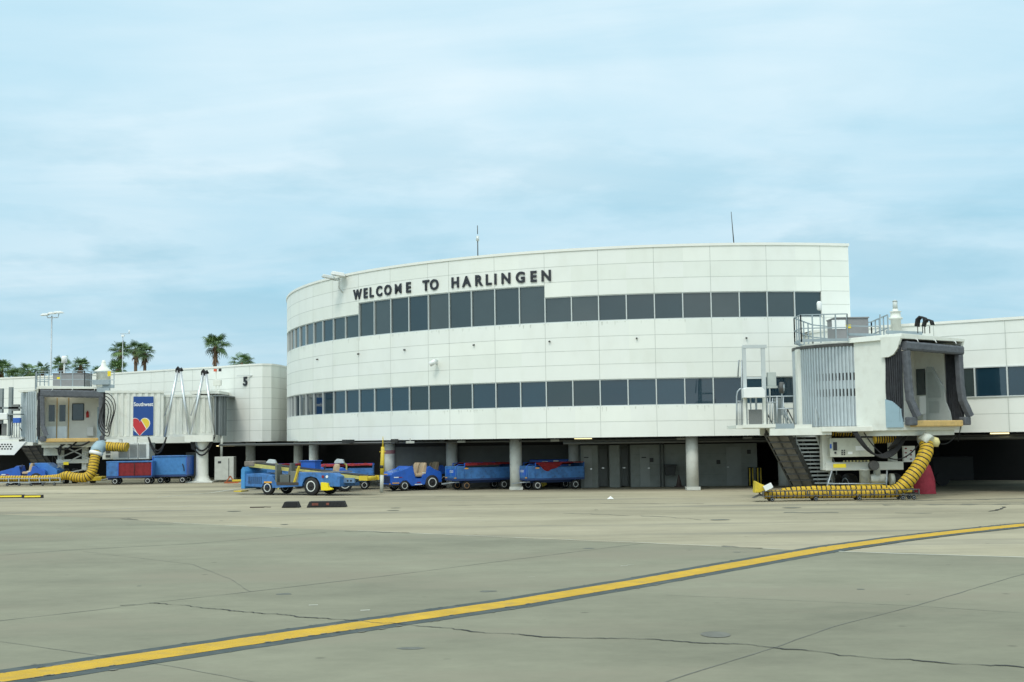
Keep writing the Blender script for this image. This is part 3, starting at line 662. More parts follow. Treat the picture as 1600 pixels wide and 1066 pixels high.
def make_cab(root, W, zf, zt, left):
    D0, D1 = .85, (2.9 if left else 2.5)
    # floor
    b = MB(); b.box(-.12, W+.12, .15, D1, zf-.24, zf, .02); b.box(.1, W-.1, .4, D1+.1, zf-.46, zf-.24)
    b.build('floor_frame', white_m, root)
    b = MB(); b.box(.35, W-.25, -.18, .15, zf-.10, zf+.16, .05); b.build('bumper', bumper_m, root)
    # side walls + roof
    b = MB(); b.box(-.12, -.02, D0, D1, zf, zt); b.build('side_wall', white_m, root)
    b = MB(); b.box(W+.02, W+.12, D0, D1, zf, zt); b.build('side_wall', white_m, root)
    b = MB(); b.prism([(-.25, zt-.0), (W+.25, zt-.0), (W+.2, zt+.14), (-.2, zt+.22)], -.05, D1+.2, 'y', .02); b.build('roof', white_m, root)
    # curved hood cheeks over the canopy
    for s in (0, 1):
        b = MB(); x0, x1 = (-.26, -.14) if s == 0 else (W+.14, W+.26)
        b.prism([(.98, zt+.12), (-.05, zt+.1), (.0, zt-.05), (.15, zt-.4), (.35, zt-.62), (.6, zt-.72), (.98, zt-.72)], x0, x1, 'x'); b.build('hood_cheek', white_m, root)
    # inner back wall
    b = MB(); b.box(-.02, W+.02, D1-.12, D1, zf, zt); b.build('inner_wall', mat('cab_liner', (.82, .82, .76), .6, var=.04), root)
    b = MB(); b.box(-.02, W+.02, D0, D1, zt-.12, zt-.02); b.build('ceiling', MAT['cab_liner'], root)
    # cheek plates low on each side
    b = MB(); b.prism([(.9, zf-.12), (.9, zf+1.05), (.55, zf+.95), (.12, zf+.62), (.05, zf-.12)], -.2, -.14, 'x'); b.build('cheek_plate', bluegrey_m, root)
    # canopy curtain : folded sides
    for s in (0, 1):
        b = MB(); x = -.06 if s == 0 else W+.06; n = 28; prev = None
        for i in range(n+1):
            y = D0-(D0-.08)*i/n; xx = x+((.13, .10, -.03, .0)[i % 4]+.04*noise.noise(Vector((i*.9, 4, s))))*(-1 if s == 0 else 1)
            q = [b.v((xx+(noise.noise(Vector((i*.7, z, s*5.)))*.05), y, z)) for z in [zf+.1+(zt-zf-.25)*j/8 for j in range(9)]]
            if prev:
                for k in range(8): b.face([prev[k], q[k], q[k+1], prev[k+1]])
            prev = q
        bmesh.ops.solidify(b.bm, geom=b.bm.faces[:], thickness=.02)
        b.build('canopy_side', fabric_m, root)
    b = MB(); n = 12; prev = None
    for i in range(n+1):
        y = D0-(D0-.05)*i/n; z = zt-.04+(.05 if i % 2 else 0)-.14*i/n
        q = [b.v((x_, y, z-.10*((x_/W-.5)*2)**2)) for x_ in [W*j/8 for j in range(9)]]
        if prev:
            for k in range(8): b.face([prev[k], q[k], q[k+1], prev[k+1]])
        prev = q
    bmesh.ops.solidify(b.bm, geom=b.bm.faces[:], thickness=.02)
    b.build('canopy_top', fabric_m, root)
    # front frame pads
    def pad(pts, w0, w1):
        b = MB(); rings = []; P = [Vector(p) for p in pts]; Q = []
        for a, c in zip(P, P[1:]):
            k = max(2, int((c-a).length/.12))
            for i in range(k): Q.append(a.lerp(c, i/k))
        Q.append(P[-1])
        for i, p in enumerate(Q):
            d = (Q[min(i+1, len(Q)-1)]-Q[max(i-1, 0)]).normalized(); f = Vector((0, 1, 0)); sdx = d.cross(f).normalized()
            wv = w0*(1+.03*math.sin(i*2.1)+.07*noise.noise(Vector((i*.5, 2, 3)))); dv = w1*(1+.04*math.sin(i*2.1+1))
            rings.append([b.v(p+sdx*a_*wv/2+f*c_*dv/2) for a_, c_ in ((-1, -.7), (-.6, -1), (.6, -1), (1, -.7), (1, .8), (-1, .8))])
        for A, B in zip(rings, rings[1:]):
            for i in range(6): b.face([A[i], A[(i+1) % 6], B[(i+1) % 6], B[i]], False)
        b.face(rings[0][::-1]); b.face(rings[-1]); return b
    zz = zt-.28
    pad([(-.02, 0, zz), (W+.05, 0, zz-.10)], .50 if left else .36, .30).build('canopy_pad', fabric_m, root)
    pad([(.10, 0, zz-.2), (.16, -.02, zf+1.5), (.18, -.05, zf+1.0), (.42, -.18, zf+.35)], .29, .28).build('canopy_pad', fabric_m, root)
    pad([(W-.12, 0, zz-.3), (W-.12, -.02, zf+1.6), (W-.05, -.05, zf+1.0), (W+.22, -.18, zf+.35)], .29, .28).build('canopy_pad', fabric_m, root)
    for x in (.22, W+.05):
        b = MB(); b.box(x-.22, x+.22, -.2, .12, zf-.05, zf+.30, .06); b.build('corner_pad', fabric_m, root)
    # straps on top
    for f in (.18, .5, .86): b = MB(); b.tube([(W*f, -.19, zz+.16), (W*f+.04, -.1, zz+.27), (W*f+.02, .3, zz+.33)], .018, 6); b.build('strap', white2_m, root)
    # interior
    if left:
        b = MB(); b.box(.25, 1.65, D1-.17, D1-.125, zf+.02, zt-.42); fr = b.build('door', white_m, root)
        b = MB(); b.box(.93, .99, D1-.20, D1-.172, zf+.05, zt-.5); b.box(1.69, 1.75, D1-.19, D1-.125, zf+.05, zt-.5); b.build('door_post', bumper_m, fr)
        for x in (.42, 1.12):
            b = MB(); b.box(x, x+.40, D1-.19, D1-.172, zf+1.35, zf+2.5); b.build('door_pane', glassd_m, fr)
        b = MB(); b.box(.28, .92, D1-.19, D1-.172, zf+.06, zf+1.0); b.box(1.0, 1.62, D1-.19, D1-.172, zf+.06, zf+1.0); b.build('kick_plate', alu_m, fr)
        b = MB(); b.box(1.95, 2.75, D1-.17, D1-.12, zf+1.4, zf+2.6, .05); b.build('window', glassd_m, root)
        b = MB(); b.cyl((2.98, D1-.22, zf+1.6), (2.98, D1-.22, zf+1.98), .10); b.cyl((2.98, D1-.22, zf+1.98), (2.98, D1-.22, zf+2.08), .04); b.build('fire_extinguisher', ext_m, root)
        b = MB(); b.box(.5, 2.0, D1-.6, D1-.4, zt-.32, zt-.24); b.build('ceiling_lamp', lampw_m, root)
        b = MB(); b.box(2.95, 3.4, D1-.5, D1-.13, zf+.3, zf+.95, .03); b.build('control_console', white2_m, root)
        b = MB(); b.box(W-.35, W-.1, 1.0, 1.1, zf, zf+2.3); b.build('folded_door', bluegrey_m, root)
    else:
        b = MB(); b.box(W-.03, W+.015, 1.85, 2.3, zf+1.3, zf+2.45, .01); b.build('window', glassd_m, root)
        dl = mat('door_lightgrey', (.36, .39, .375), .5, var=.05)
        b = MB(); b.prism([(1.55, zf+.02), (1.50, zf+2.35), (1.42, zf+2.5), (1.15, zf+2.48), (.95, zf+2.1), (.62, zf+1.6), (.55, zf+.95), (.36, zf+.5), (.28, zf+.02)], W-.42, W-.34, 'x'); fd = b.build('folding_door', dl, root)
        b = MB(); b.prism([(1.42, zf+1.15), (1.40, zf+2.25), (1.15, zf+2.25), (.80, zf+1.65), (.74, zf+1.15)], W-.435, W-.422, 'x'); b.box(W-.435, W-.422, .85, 1.38, zf+.5, zf+1.0); b.build('door_panel', mat('door_lightgrey2', (.29, .32, .305), .5), fd)
        b = MB(); b.box(W-.40, W-.05, 1.5, 1.9, zf+.45, zf+1.25, .03); b.box(W-.3, W-.05, 1.6, 1.8, zf, zf+.45); b.build('control_console', white2_m, root)
        b = MB(); b.cyl((2.9, 2.4, zt-.12), (2.9, 2.4, zt-.2), .20, n=16); b.build('ceiling_lamp', lampw_m, root)
    return D0, D1

def railing(b, pts, z0, h, rails=(1.0, .5), post=.05, rail=.045, step=.6):
    P = [Vector(p) for p in pts]
    for a, c in zip(P, P[1:]):
        n = max(1, int(round((c-a).length/step)))
        for i in range(n+1):
            q = a.lerp(c, i/n); b.bar((q.x, q.y, q.z+z0), (q.x, q.y, q.z+z0+h), post)
        for r in rails: b.bar((a.x, a.y, a.z+z0+h*r), (c.x, c.y, c.z+z0+h*r), rail)
        b.bar((a.x, a.y, a.z+z0+.06), (c.x, c.y, c.z+z0+.06), .02, .12)

# ---------------- right bridge
zf, zt = 3.05, 6.55
o0 = at(1418, 676, 50.5); rzR = math.atan2(.565, .825)
rb = thing('boarding_bridge', 'cream boarding bridge with grey slatted cab facing the apron at right, no tunnel side showing', 'boarding bridge', (o0.x, o0.y, 0), rzR)
make_cab(rb, 3.7, zf, zt, False)
ri = rootM(rb).inverted()
# bellows drum
Cb = Vector((X_(1348, 55.3), 55.3)); rbz = Cb.x - X_(1249, 55.0)
corner = rootM(rb) @ Vector((-.12, 2.5, 0))
drum = [(Cb.x+rbz*math.cos(t), Cb.y+rbz*math.sin(t)) for t in [math.pi*1.5+.03-(math.pi*.95)*i/24 for i in range(25)]]
drum = [(corner.x, corner.y)] + drum
b = MB(); corrug(b, drum, zf-.02, zt-.1, -.07, .15, [(4.30, 4.62), (4.98, 5.30)])
b.build('slatted_curtain', [grey_slat, black_m], rb, True)
b = MB()
for z0, z1, rr_, m_ in ((zt-.12, zt+.02, .08, 0), (zf-.30, zf-.16, .05, 1), (zf-.12, zf-.04, .16, 1), (zf-.16, zf-.12, .0, 0)):
    b = MB(); b.cyl((Cb.x, Cb.y, z0), (Cb.x, Cb.y, z1), rbz+rr_, n=48, sm=False)
    b.build('drum_ring', [dsteel_m, white_m][m_], rb, True)
b = MB(); b.cyl((Cb.x, Cb.y, zt+.02), (Cb.x, Cb.y, zt+.10), rbz-.1, n=32, sm=False); b.build('drum_roof', white_m, rb, True)
# white column at left end of drum
b = MB(); p = at(1248, 600, 54.6); b.box(p.x-.06, p.x+.10, p.y-.1, p.y+.3, zf-.1, zt-.1); b.build('drum_post', white_m, rb, True)
# tunnel going back to the wing
tdir = Vector((.31, .95)).normalized(); tn = Vector((tdir.y, -tdir.x)); ts = Cb + tdir*1.0
Mt = Matrix(((tn.x, tdir.x, 0, ts.x), (tn.y, tdir.y, 0, ts.y), (0, 0, 1, 0), (0, 0, 0, 1)))
b = MB(Mt); b.box(-1.3, 1.3, 0, 5.0, zf-.1, zt-.3)
for i in range(14): b.box(-1.34, 1.34, .1+i*.35, .25+i*.35, zf, zt-.32)
b.build('tunnel', white_m, rb, True)
# roof deck gear
b = MB()
q = [at(1246, 533, 53.6), at(1252, 533, 56.4)]
ra = lambda px, Y: Vector((X_(px, Y), Y, 0))
railing(b, [ra(1246.5, 54.0), ra(1257, 52.6), ra(1330, 52.4)], zt+.08, 1.16, step=.55)
railing(b, [ra(1246.5, 54.0), ra(1275, 57.5), ra(1300, 58.5)], zt+.08, 1.16, step=.9)
railing(b, [ra(1330, 52.4), ra(1382, 53.0)], zt+.3, .95, rails=(.45, .05), step=2.6)
railing(b, [ra(1368, 56.5), ra(1394, 53.2)], zt+.1, 1.15, step=.8); railing(b, [ra(1330, 58), ra(1368, 56.5)], zt+.1, 1.15, step=.9)
b.build('roof_railing', rail_m, rb, True)
b = MB(); p = at(1305, 505, 54.2); x1 = at(1357, 505, 54.2).x; b.box(p.x, x1, 54.2, 55.6, zt+.28, zt+1.22, .02); b.box(p.x-.03, x1+.03, 54.15, 55.65, zt+1.22, zt+1.27); ac = b.build('roof_cooling_unit', acgrey_m, rb, True)
b = MB(); b.box(x1-1.0, x1-.78, 54.18, 54.197, zt+.78, zt+.93); b.build('warning_sticker', yelsign_m, ac, True)
b = MB(); b.box(p.x-.15, p.x+.45, 54.17, 54.197, zt+.75, zt+1.15); b.build('white_panel', white2_m, ac, True)
b = MB(); b.box(p.x-.2, x1+.2, 54.1, 55.8, zt+.10, zt+.27); b.build('unit_plinth', white_m, rb, True)
b = MB(); y_ = 56.5; x_ = at(1399.5, 500, y_).x; z0 = zt
b.lathe([(.23, z0), (.23, Z_(1399, 500, y_)), (.31, Z_(1399, 499, y_)), (.31, Z_(1399, 496.5, y_)), (.24, Z_(1399, 496, y_)), (.22, Z_(1399, 488, y_)), (.27, Z_(1399, 487.5, y_)), (.27, Z_(1399, 486.8, y_)), (.13, Z_(1399, 486, y_)), (.13, Z_(1399, 483, y_))], (x_, y_, 0), n=16)
b.build('beacon_post', white_m, rb, True)
b = MB(); b.cyl((x_, y_, Z_(1399, 483, y_)), (x_, y_, Z_(1399, 471, y_)), .11); b.cyl((x_, y_, Z_(1399, 471, y_)), (x_, y_, Z_(1399, 469, y_)), .13, .05); b.build('beacon', mat('frosted', (.55, .58, .55), .3), rb, True)
b = MB()
for px, n_ in ((1436, 6), (1447, 5)):
    pp = at(px, 521, 52.2)
    b.bar((pp.x-.05, pp.y, pp.z), (pp.x-.05, pp.y, pp.z+.3), .03); b.bar((pp.x+.16, pp.y, pp.z), (pp.x+.16, pp.y, pp.z+.3), .03)
    for k in range(n_): 
        t0 = Vector((pp.x-.15+k*.05, pp.y+k*.06, pp.z+.3)); hh = .30 if n_ == 6 else .18
        b.tube([t0, t0+Vector((.05, 0, hh)), t0+Vector((.18, 0, hh+.12)), t0+Vector((.34, 0, hh+.06)), t0+Vector((.38, 0, hh-.12))], .035, 6)
b.build('cable_loop', black_m, rb, True)
b = MB(); pa, pb = at(1385, 519, 53), at(1440, 521, 53.5); b.bar(pa, pb, .12, .14); b.build('roof_beam', rail_m, rb, True)
# white lamp on mast at roof corner
b = MB(); p = at(1281.5, 498, 57); b.bar((p.x, p.y, zt), (p.x, p.y, p.z+.2), .04); b.build('lamp_mast', rail_m, rb, True)
b = MB(); b.lathe([(.07, 0), (.11, .06), (.12, .34), (.07, .42)], (p.x-.02, p.y, Z_(1281, 485, 57)), n=12); b.build('mast_lamp', white2_m, rb, True)
# undercarriage
yw = 53.2
def bx(b, x0, x1, y0, y1, Y, dep, bev=0): # box by image bounds at a depth (upright, thickness dep back)
    b.box(at(x0, (y0+y1)/2, Y).x, at(x1, (y0+y1)/2, Y).x, Y, Y+dep, Z_((x0+x1)/2, y1, Y), Z_((x0+x1)/2, y0, Y), bev)
b = MB(); bx(b, 1285, 1300, 672, 735, 53.0, .5, .02); bx(b, 1392, 1402, 672, 732, 53.6, .5, .02); bx(b, 1290, 1412, 722, 735, 52.9, .9, .03); bx(b, 1285, 1425, 666, 674, 51.8, 1.5, .02); b.build('lift_frame', white_m, rb, True)
b = MB(); bx(b, 1297, 1366, 684.5, 714, 52.5, .35, .015); eb = b.build('electrical_cabinet', mat('cabinet_cream', (.55, .56, .47), .5, var=.06, dirt=(GRIME, .3)), rb, True)
b = MB(); bx(b, 1302, 1308, 691, 704, 52.47, .03); 
for i in range(2):
    for j in range(3): bx(b, 1315+i*3.5, 1317+i*3.5, 703+j*3, 705+j*3, 52.47, .03)
bx(b, 1304, 1307, 706, 709, 52.47, .03); b.build('switches', blackp_m, eb, True)
b = MB(); bx(b, 1296.6, 1299.5, 694, 701, 52.48, .02); b.build('blue_notice', blue_m, eb, True)
b = MB(); bx(b, 1337, 1357, 697, 704, 52.485, .015); bx(b, 1325, 1332, 706, 710, 52.485, .015); b.build('cabinet_plate', white2_m, eb, True)
b = MB(); bx(b, 1412, 1430, 697, 722, 53.3, .2, .01); sb = b.build('socket_panel', white2_m, rb, True)
b = MB()
for k in range(6): bx(b, 1414+(k % 2)*8, 1417+(k % 2)*8, 700+k*3.3, 702+k*3.3, 53.28, .03)
b.build('sockets', redl_m, sb, True)
def wheel(b, c, r, wd, axis=(0, 1, 0), mi_t=0, mi_r=1, rim=.64):
    b.mi = mi_t; b.lathe([(r*rim, -wd/2), (r*.93, -wd/2), (r, -wd*.32), (r, wd*.32), (r*.93, wd/2), (r*rim, wd/2)], c, axis, 24)
    b.mi = mi_r
    for s in (-1, 1):
        b.mi = mi_r; b.lathe([(r*rim, s*wd*.46), (r*rim*.95, s*wd*.57), (r*rim*.80, s*wd*.50), (r*.24, s*wd*.46)], c, axis, 20)
        b.mi = mi_t; b.lathe([(r*.19, s*wd*.48), (r*.17, s*wd*.60), (.001, s*wd*.60)], c, axis, 12)
    b.mi = 0
for px, Y in ((1325, 54.6), (1394, 54.6)):
    b = MB(); wheel(b, (X_(px, Y), Y, .48), .48, .4, (1, .25, 0)); b.build('wheel', [black_m, steel_m], rb, True)
    b = MB(); wheel(b, (X_(px-18, Y), Y+.6, .48), .48, .4, (1, .25, 0)); b.build('wheel', [black_m, steel_m], rb, True)
b = MB(); Y = 52.9; b.lathe([(.22, 0), (.22, .5), (.26, .52), (.26, .58)], (X_(1349, Y), Y, .62), n=16); b.lathe([(.17, -.35), (.2, -.3), (.2, .3), (.16, .36)], (X_(1370, Y), Y, .78), (1, 0, 0), 14); b.cyl((X_(1368, Y), Y, .9), (X_(1368, Y), Y, 1.3), .16, .14)
b.cyl((X_(1388, Y), Y, .75), (X_(1394, Y), Y, .75), .24, n=16); b.build('drive_motor', mat('pump_grey', (.56, .57, .50), .5, var=.1, dirt=(GRIME, .4)), rb, True)
b = MB(); b.cyl((X_(1362, 52.7), 52.7, 1.35), (X_(1362, 52.7), 52.4, 1.35), .2, n=16); b.build('fan', dsteel_m, rb, True)
b = MB(); bx(b, 1340, 1428, 761, 770, 52.7, 1.8, .04); bx(b, 1345, 1380, 756, 761, 52.8, 1, .02); b.build('bogie_guard', yel2_m, rb, True)
b = MB(); bx(b, 1302, 1322, 725, 731, 52.55, .02); b.build('caution_plate', yelsign_m, rb, True)
b = MB(); bx(b, 1318, 1358, 719.5, 722, 52.6, .05)
b.mi = 1
for k in range(7): bx(b, 1320+k*5.4, 1322.6+k*5.4, 719.6, 721.9, 52.56, .03)
b.build('hazard_strip', [mat('dull_yellow', (.36, .34, .14), .6), black_m], rb, True)
b = MB()
for A in ([(1300, 735), (1291, 765), (1292, 776)], [(1386, 735), (1384, 776)]): 
    pts = [at(x, y, 52.6) for x, y in A]; b.tube(pts, .035, 6)
b.tube([at(1292, 756, 52.4), at(1385, 756, 52.4)], .03, 6); b.tube([at(1292, 768, 52.4), at(1385, 768, 52.4)], .03, 6); b.build('guard_rail', steel_m, rb, True)
def cable(pts, r, root, name='cable', m_=None):
    b = MB(); b.tube(pts, r, 6); return b.build(name, m_ or black_m, root, True)
def sag(p0, p1, dz, n=14, lat=(0, 0, 0)):
    p0, p1, lat = Vector(p0), Vector(p1), Vector(lat)
    return [p0.lerp(p1, t)+Vector((0, 0, -dz*4*t*(1-t)))+lat*(4*t*(1-t)) for t in [i/n for i in range(n+1)]]
for k in range(5):
    cable(sag(at(1331+k*1.5, 672, 51.9), at(1408+k*2.2, 681, 51.6), .92+.03*k, 16, (0, -.04*k, 0)), .035, rb)
cable(sag(at(1350, 676, 52), at(1440, 688, 51.4), .95, 16), .025, rb)
cable(sag(at(1455, 684, 51.8), at(1492, 682, 52.5), .3), .02, rb); cable([at(1496, 590, 52.8), at(1497, 625, 52.6), at(1503, 655, 52.5), at(1497, 690, 52.5)], .02, rb)
for k in range(4): cable([at(1388+k*3, 702-k, 51.6), at(1398+k*2, 690, 51.5), at(1406+k*2, 678, 51.5)], .045, rb)
b = MB()
pts = [at(1366+i*1.9, 686-.1*i, 52.2) for i in range(24)]
b.tube(pts, .20, 14, rib=(2, 1, 1)); b.build('supply_hose', [yellow_m, black_m], rb, True); b = MB()
b.tube([at(1288+i*2, 676+.3*math.sin(i), 53.1) for i in range(24)], .16, 10, rib=(2, 1, 1))
b.build('supply_hose', [yellow_m, black_m], rb, True)
b = MB(); e0 = at(1411, 686, 52.2); e1 = at(1450, 690, 51.4); b.tube([at(1438, 688, 51.9), at(1446, 686, 51.7), e1], .24, 14); b.build('hose_collar', alu_m, rb, True)
# landing platform, bag lift and stairs on the left of the drum
YL = 52.0
lx0, lx1 = X_(1162, YL), X_(1262, YL); zp = Z_(1200, 664, YL)
b = MB(); b.box(lx0-.3, lx1+.2, YL, YL+2.2, zp-.14, zp); b.box(lx0+1.1, lx1+1.0, YL-.05, YL+.15, zp-.45, zp-.14); b.box(lx0+1.1, lx1+1.0, YL+2.0, YL+2.15, zp-.45, zp-.14); b.build('service_landing', white_m, rb, True)
b = MB(); z1 = Z_(1178, 540, YL)
for x0, x1 in ((1161.5, 1167), (1191, 1197)): bx(b, x0, x1, 541, 664, YL+.1, .12)
bx(b, 1161, 1198, 539, 544, YL+.08, .16); bx(b, 1167, 1191, 589, 592, YL+.14, .05); b.build('lift_mast', mat('lift_lightgrey', (.50, .54, .54), .5, var=.06), rb, True)
b = MB(); x0, x1 = X_(1161, YL), X_(1194, YL); zc, zd = Z_(1178, 606, YL), Z_(1178, 622, YL)
b.prism([(x0, zd), (x1, zd), (x1, zc-.12), (x1-.12, zc), (x0+.12, zc), (x0, zc-.05)], YL-.45, YL+.06, 'y', .02); b.build('lift_hood', white2_m, rb, True)
b = MB()
for x in (1162, 1193): bx(b, x, x+4, 622, 668, YL-.05, .1)
bx(b, 1161, 1212, 663, 668.5, YL-.08, .2); b.build('lift_car_frame', white_m, rb, True)
b = MB(); bx(b, 1170, 1191, 640, 664, YL+.02, .03); b.build('lift_gate', mat('mesh_grey', (.17, .18, .175), .7, var=.2, scale=30), rb, True)
b = MB(); bx(b, 1172, 1174, 622, 640, YL+.3, .04); bx(b, 1180, 1183, 622, 640, YL+.3, .04)
pts = [at(1151, y, YL+.1) for y in (667, 640, 620)] + [at(1152.5, 612, YL+.1), at(1156, 608, YL+.1), at(1161, 607, YL+.1)]
b.tube(pts, .03, 6); b.tube([at(1151, 667, YL+.1), at(1161, 667, YL+.1)], .03, 6)
for x in (1153, 1155.2, 1157.4, 1159.6): b.tube([at(x, 627, YL+.1), at(x, 667, YL+.1)], .015, 5)
b.tube([at(1151, 627, YL+.1), at(1161, 627, YL+.1)], .02, 6)
b.tube([at(1159.5, 664, YL+.2), at(1159, 563, YL+.2), at(1154.5, 563, YL+.2), at(1153, 590, YL+.2)], .03, 6)
for x in (1199, 1203, 1207): b.tube([at(x, 622, YL), at(x, 665, YL)], .025, 6)
b.tube([at(1197, 620, YL), at(1240, 619, YL), at(1240.5, 668, YL)], .035, 6); b.tube([at(1197, 629, YL), at(1214, 629, YL)], .03, 6)
b.tube([at(1214, 639, YL), at(1240, 638.5, YL)], .03, 6); b.tube([at(1214, 620, YL), at(1214, 668, YL)], .035, 6); b.tube([at(1224, 619, YL), at(1224, 664, YL)], .025, 6)
b.tube([at(1224, 636, YL+.2), at(1231, 652, YL+.2), at(1237, 662, YL+.2)], .04, 6); b.tube([at(1223, 640, YL+.4), at(1226, 650, YL+.4), at(1231, 662, YL+.4)], .04, 6)
b.build('landing_railing', steel_m, rb, True)
b = MB(); bx(b, 1211, 1241, 662, 670, YL-.05, .1); b.build('toe_board', rail_m, rb, True)
b = MB(); bx(b, 1211, 1221, 622, 662, YL+.3, .25, .02); b.build('grey_cabinet', mat('mid_grey', (.24, .27, .27), .6), rb, True)
b = MB(); bx(b, 1200, 1213, 581.5, 603, YL+.1, .3, .02); bx(b, 1199, 1215, 603, 606.5, YL+.05, .35); b.build('control_box', mat('box_lightgrey', (.42, .46, .43), .5), rb, True)
b = MB(); c = at(1221.5, 606, YL+.1); b.lathe([(.16, -.08), (.24, -.08), (.24, .08), (.16, .08)], c, (1, -.4, 0), 20); b.build('hose_reel', dsteel_m, rb, True)
b = MB(); b.cyl(c-Vector((.1, 0, 0)), c+Vector((.1, 0, 0)), .15, n=16); b.bar(c, (c.x, c.y+.1, zp+.4), .06); b.build('reel_hub', steel_m, rb, True)
# stairs
def stair(name, xa, xb, top, bot, closed):
    b = MB(); n = 15
    (ptx, pty, YT), (pbx, pby, YB) = top, bot
    T0 = at(ptx, pty, YT); B0 = at(pbx, pby, YB); wdt = Vector((xb-xa, 0, 0))
    d = B0-T0
    for s in (Vector((0, 0, 0)), wdt): b.bar(T0+s, B0+s, .06, .28)
    for i in range(1, n):
        p = T0.lerp(B0, i/n); b.box(p.x+.04, p.x+wdt.x-.04, p.y-.13, p.y+.14, p.z-.035, p.z+.035)
    if closed:
        b.mi = 1; nn = 1
        V = [T0+Vector((.05, -.10, -.14)), T0+wdt+Vector((-.05, -.10, -.14)), B0+wdt+Vector((-.05, -.10, -.14)), B0+Vector((.05, -.10, -.14))]
        b.poly(V); b.mi = 0
        for i in range(0, 10):
            p = T0.lerp(B0, i/9.5)+Vector((0, -.13, -.15)); b.bar(p, p+wdt, .05, .05)
        q = T0+wdt*.5+Vector((0, -.13, -.15)); b.bar(q, q+d, .05, .05)
    for s in (Vector((0, 0, 0)), wdt):
        b.bar(T0+s+Vector((0, 0, 1.0)), B0+s+Vector((0, 0, 1.0)), .04); 
        for f in (0, .25, .5, .75, 1): p = T0+s+d*f; b.bar(p, p+Vector((0, 0, 1.0)), .035)
    return b
stair('s', 0, .95, (1196, 676, 52.6), (1245, 769, 55.0), True).build('service_stair', [dsteel_m, mat('stair_underside', (.20, .185, .16), .8, var=.3, scale=4)], rb, True)
b = stair('s', 0, 1.3, (1228, 676, 53.2), (1262, 767, 55.0), False); b.build('service_stair', [treadm], rb, True)

# air hose cart, right
hc = thing('air_hose_cart', 'long low hose rack under the right bridge holding a big yellow corrugated air hose', 'hose cart', (X_(1300, 50.9), 50.9, 0))
Yh = 50.8
zh = .0
x0, x1 = X_(1187, Yh), X_(1428, Yh)
b = MB()
for dy in (-.35, .35):
    b.bar((x0, Yh+dy, .42), (x1, Yh+dy, .42), .045); b.bar((x0, Yh+dy, .22), (x1, Yh+dy, .22), .04)
    for i in range(8): xx = x0+(x1-x0)*i/7; b.bar((xx, Yh+dy, .2), (xx, Yh+dy, .44), .10, .05)
for i in range(11): xx = x0+(x1-x0)*i/10; b.bar((xx, Yh-.35, .25), (xx, Yh+.35, .25), .05)
b.poly([(x0-.35, Yh-.3, .14), (x0, Yh-.35, .3), (x0, Yh+.35, .3), (x0-.35, Yh+.3, .14)]); b.build('rack_frame', dsteel_m, hc, True)
for f in (.06, .34, .62, .90, .97):
    for dy in (-.3, .3):
        b = MB(); wheel(b, (x0+(x1-x0)*f, Yh+dy, .09), .09, .06); b.bar((x0+(x1-x0)*f, Yh+dy, .12), (x0+(x1-x0)*f, Yh+dy, .26), .05); b.build('caster', [black_m, steel_m], hc, True)
b = MB(); 
def hose(b, ctrl, r, stepn, n_=14):
    # catmull-rom through ctrl; r may be one radius or one per control point; a wire rib every fourth ring
    C = [Vector(c) for c in ctrl]; Rr = list(r) if isinstance(r, (list, tuple)) else [r]*len(C)
    C = [C[0]*2-C[1]]+C+[C[-1]*2-C[-2]]; Rr = [Rr[0]]+Rr+[Rr[-1]]; pts = []; rs = []
    for i in range(1, len(C)-2):
        L_ = (C[i+1]-C[i]).length; n = max(2, int(L_/stepn))
        for k in range(n):
            t = k/n; a, p, q, e = C[i-1], C[i], C[i+1], C[i+2]
            pts.append(.5*((2*p)+(q-a)*t+(2*a-5*p+4*q-e)*t*t+(3*p-a-3*q+e)*t**3)+Vector((0, 0, .012*noise.noise(Vector((i+k*.13, 2, 5)))))); rs.append(Rr[i]*(1-t)+Rr[i+1]*t)
    pts.append(C[-2]); rs.append(Rr[-2]); rr = [q*(1.0, 1.0, .965, .965)[i % 4] if False else q*(.97, 1.0, 1.01, .985)[i % 4]*(1+.03*noise.noise(Vector((i*.21, 7, 1)))) for i, q in enumerate(rs)]
    b.tube(pts, rr, n_, rib=(4, 1, 1))
hose(b, [at(1447, 692, 51.3), at(1447, 706, 51.1), at(1436, 728, 50.9), at(1418, 752, 50.8), at(1402, 766, 50.8), at(1380, 771, 50.8), at(1330, 771.5, 50.8), at(1260, 772, 50.8), at(1195, 773, 50.8)], [.27, .29, .29, .29, .26, .19, .18, .18, .18], .042)
b.build('hose', [yellow_m, black_m], hc, True)
b = MB(); hose(b, [at(1398, 764, 51.05), at(1370, 764, 51.1), at(1320, 764.5, 51.1), at(1280, 765, 51.1), at(1240, 766.5, 51.1), at(1222, 769, 51.1)], .15, .05); b.build('hose_slack', [yellow_m, black_m], hc, True)
b = MB(); p = at(1183, 760, Yh); b.prism([(p.x-.15, .35), (p.x-.1, .85), (p.x+.1, .68), (p.x+.45, .62), (p.x+.5, .4)], Yh-.25, Yh+.25, 'y', .04); b.build('hose_end', yel2_m, hc, True)
b = MB(); b.bar(at(1194, 764, Yh-.35), at(1206, 758, Yh-.35), .16, .2); b.build('hose_strap', white2_m, hc, True)
b = MB(); b.tube([at(1443, 692, 51.3), at(1447, 687, 51.3), at(1453, 691, 51.2)], [.30, .33, .30], 14); b.build('hose_elbow', [mat('hose_cuff', (.60, .62, .55), .5)], hc, True)
b = MB(); b.lathe([(.05, 0), (.27, .05), (.3, .25), (.2, .4)], at(1455, 690, 51.6)+Vector((0, 0, -.2)), (.3, 0, 1), 14); b.build('end_cap', mat('cuff_yellow', (.72, .64, .30), .6), hc, True)

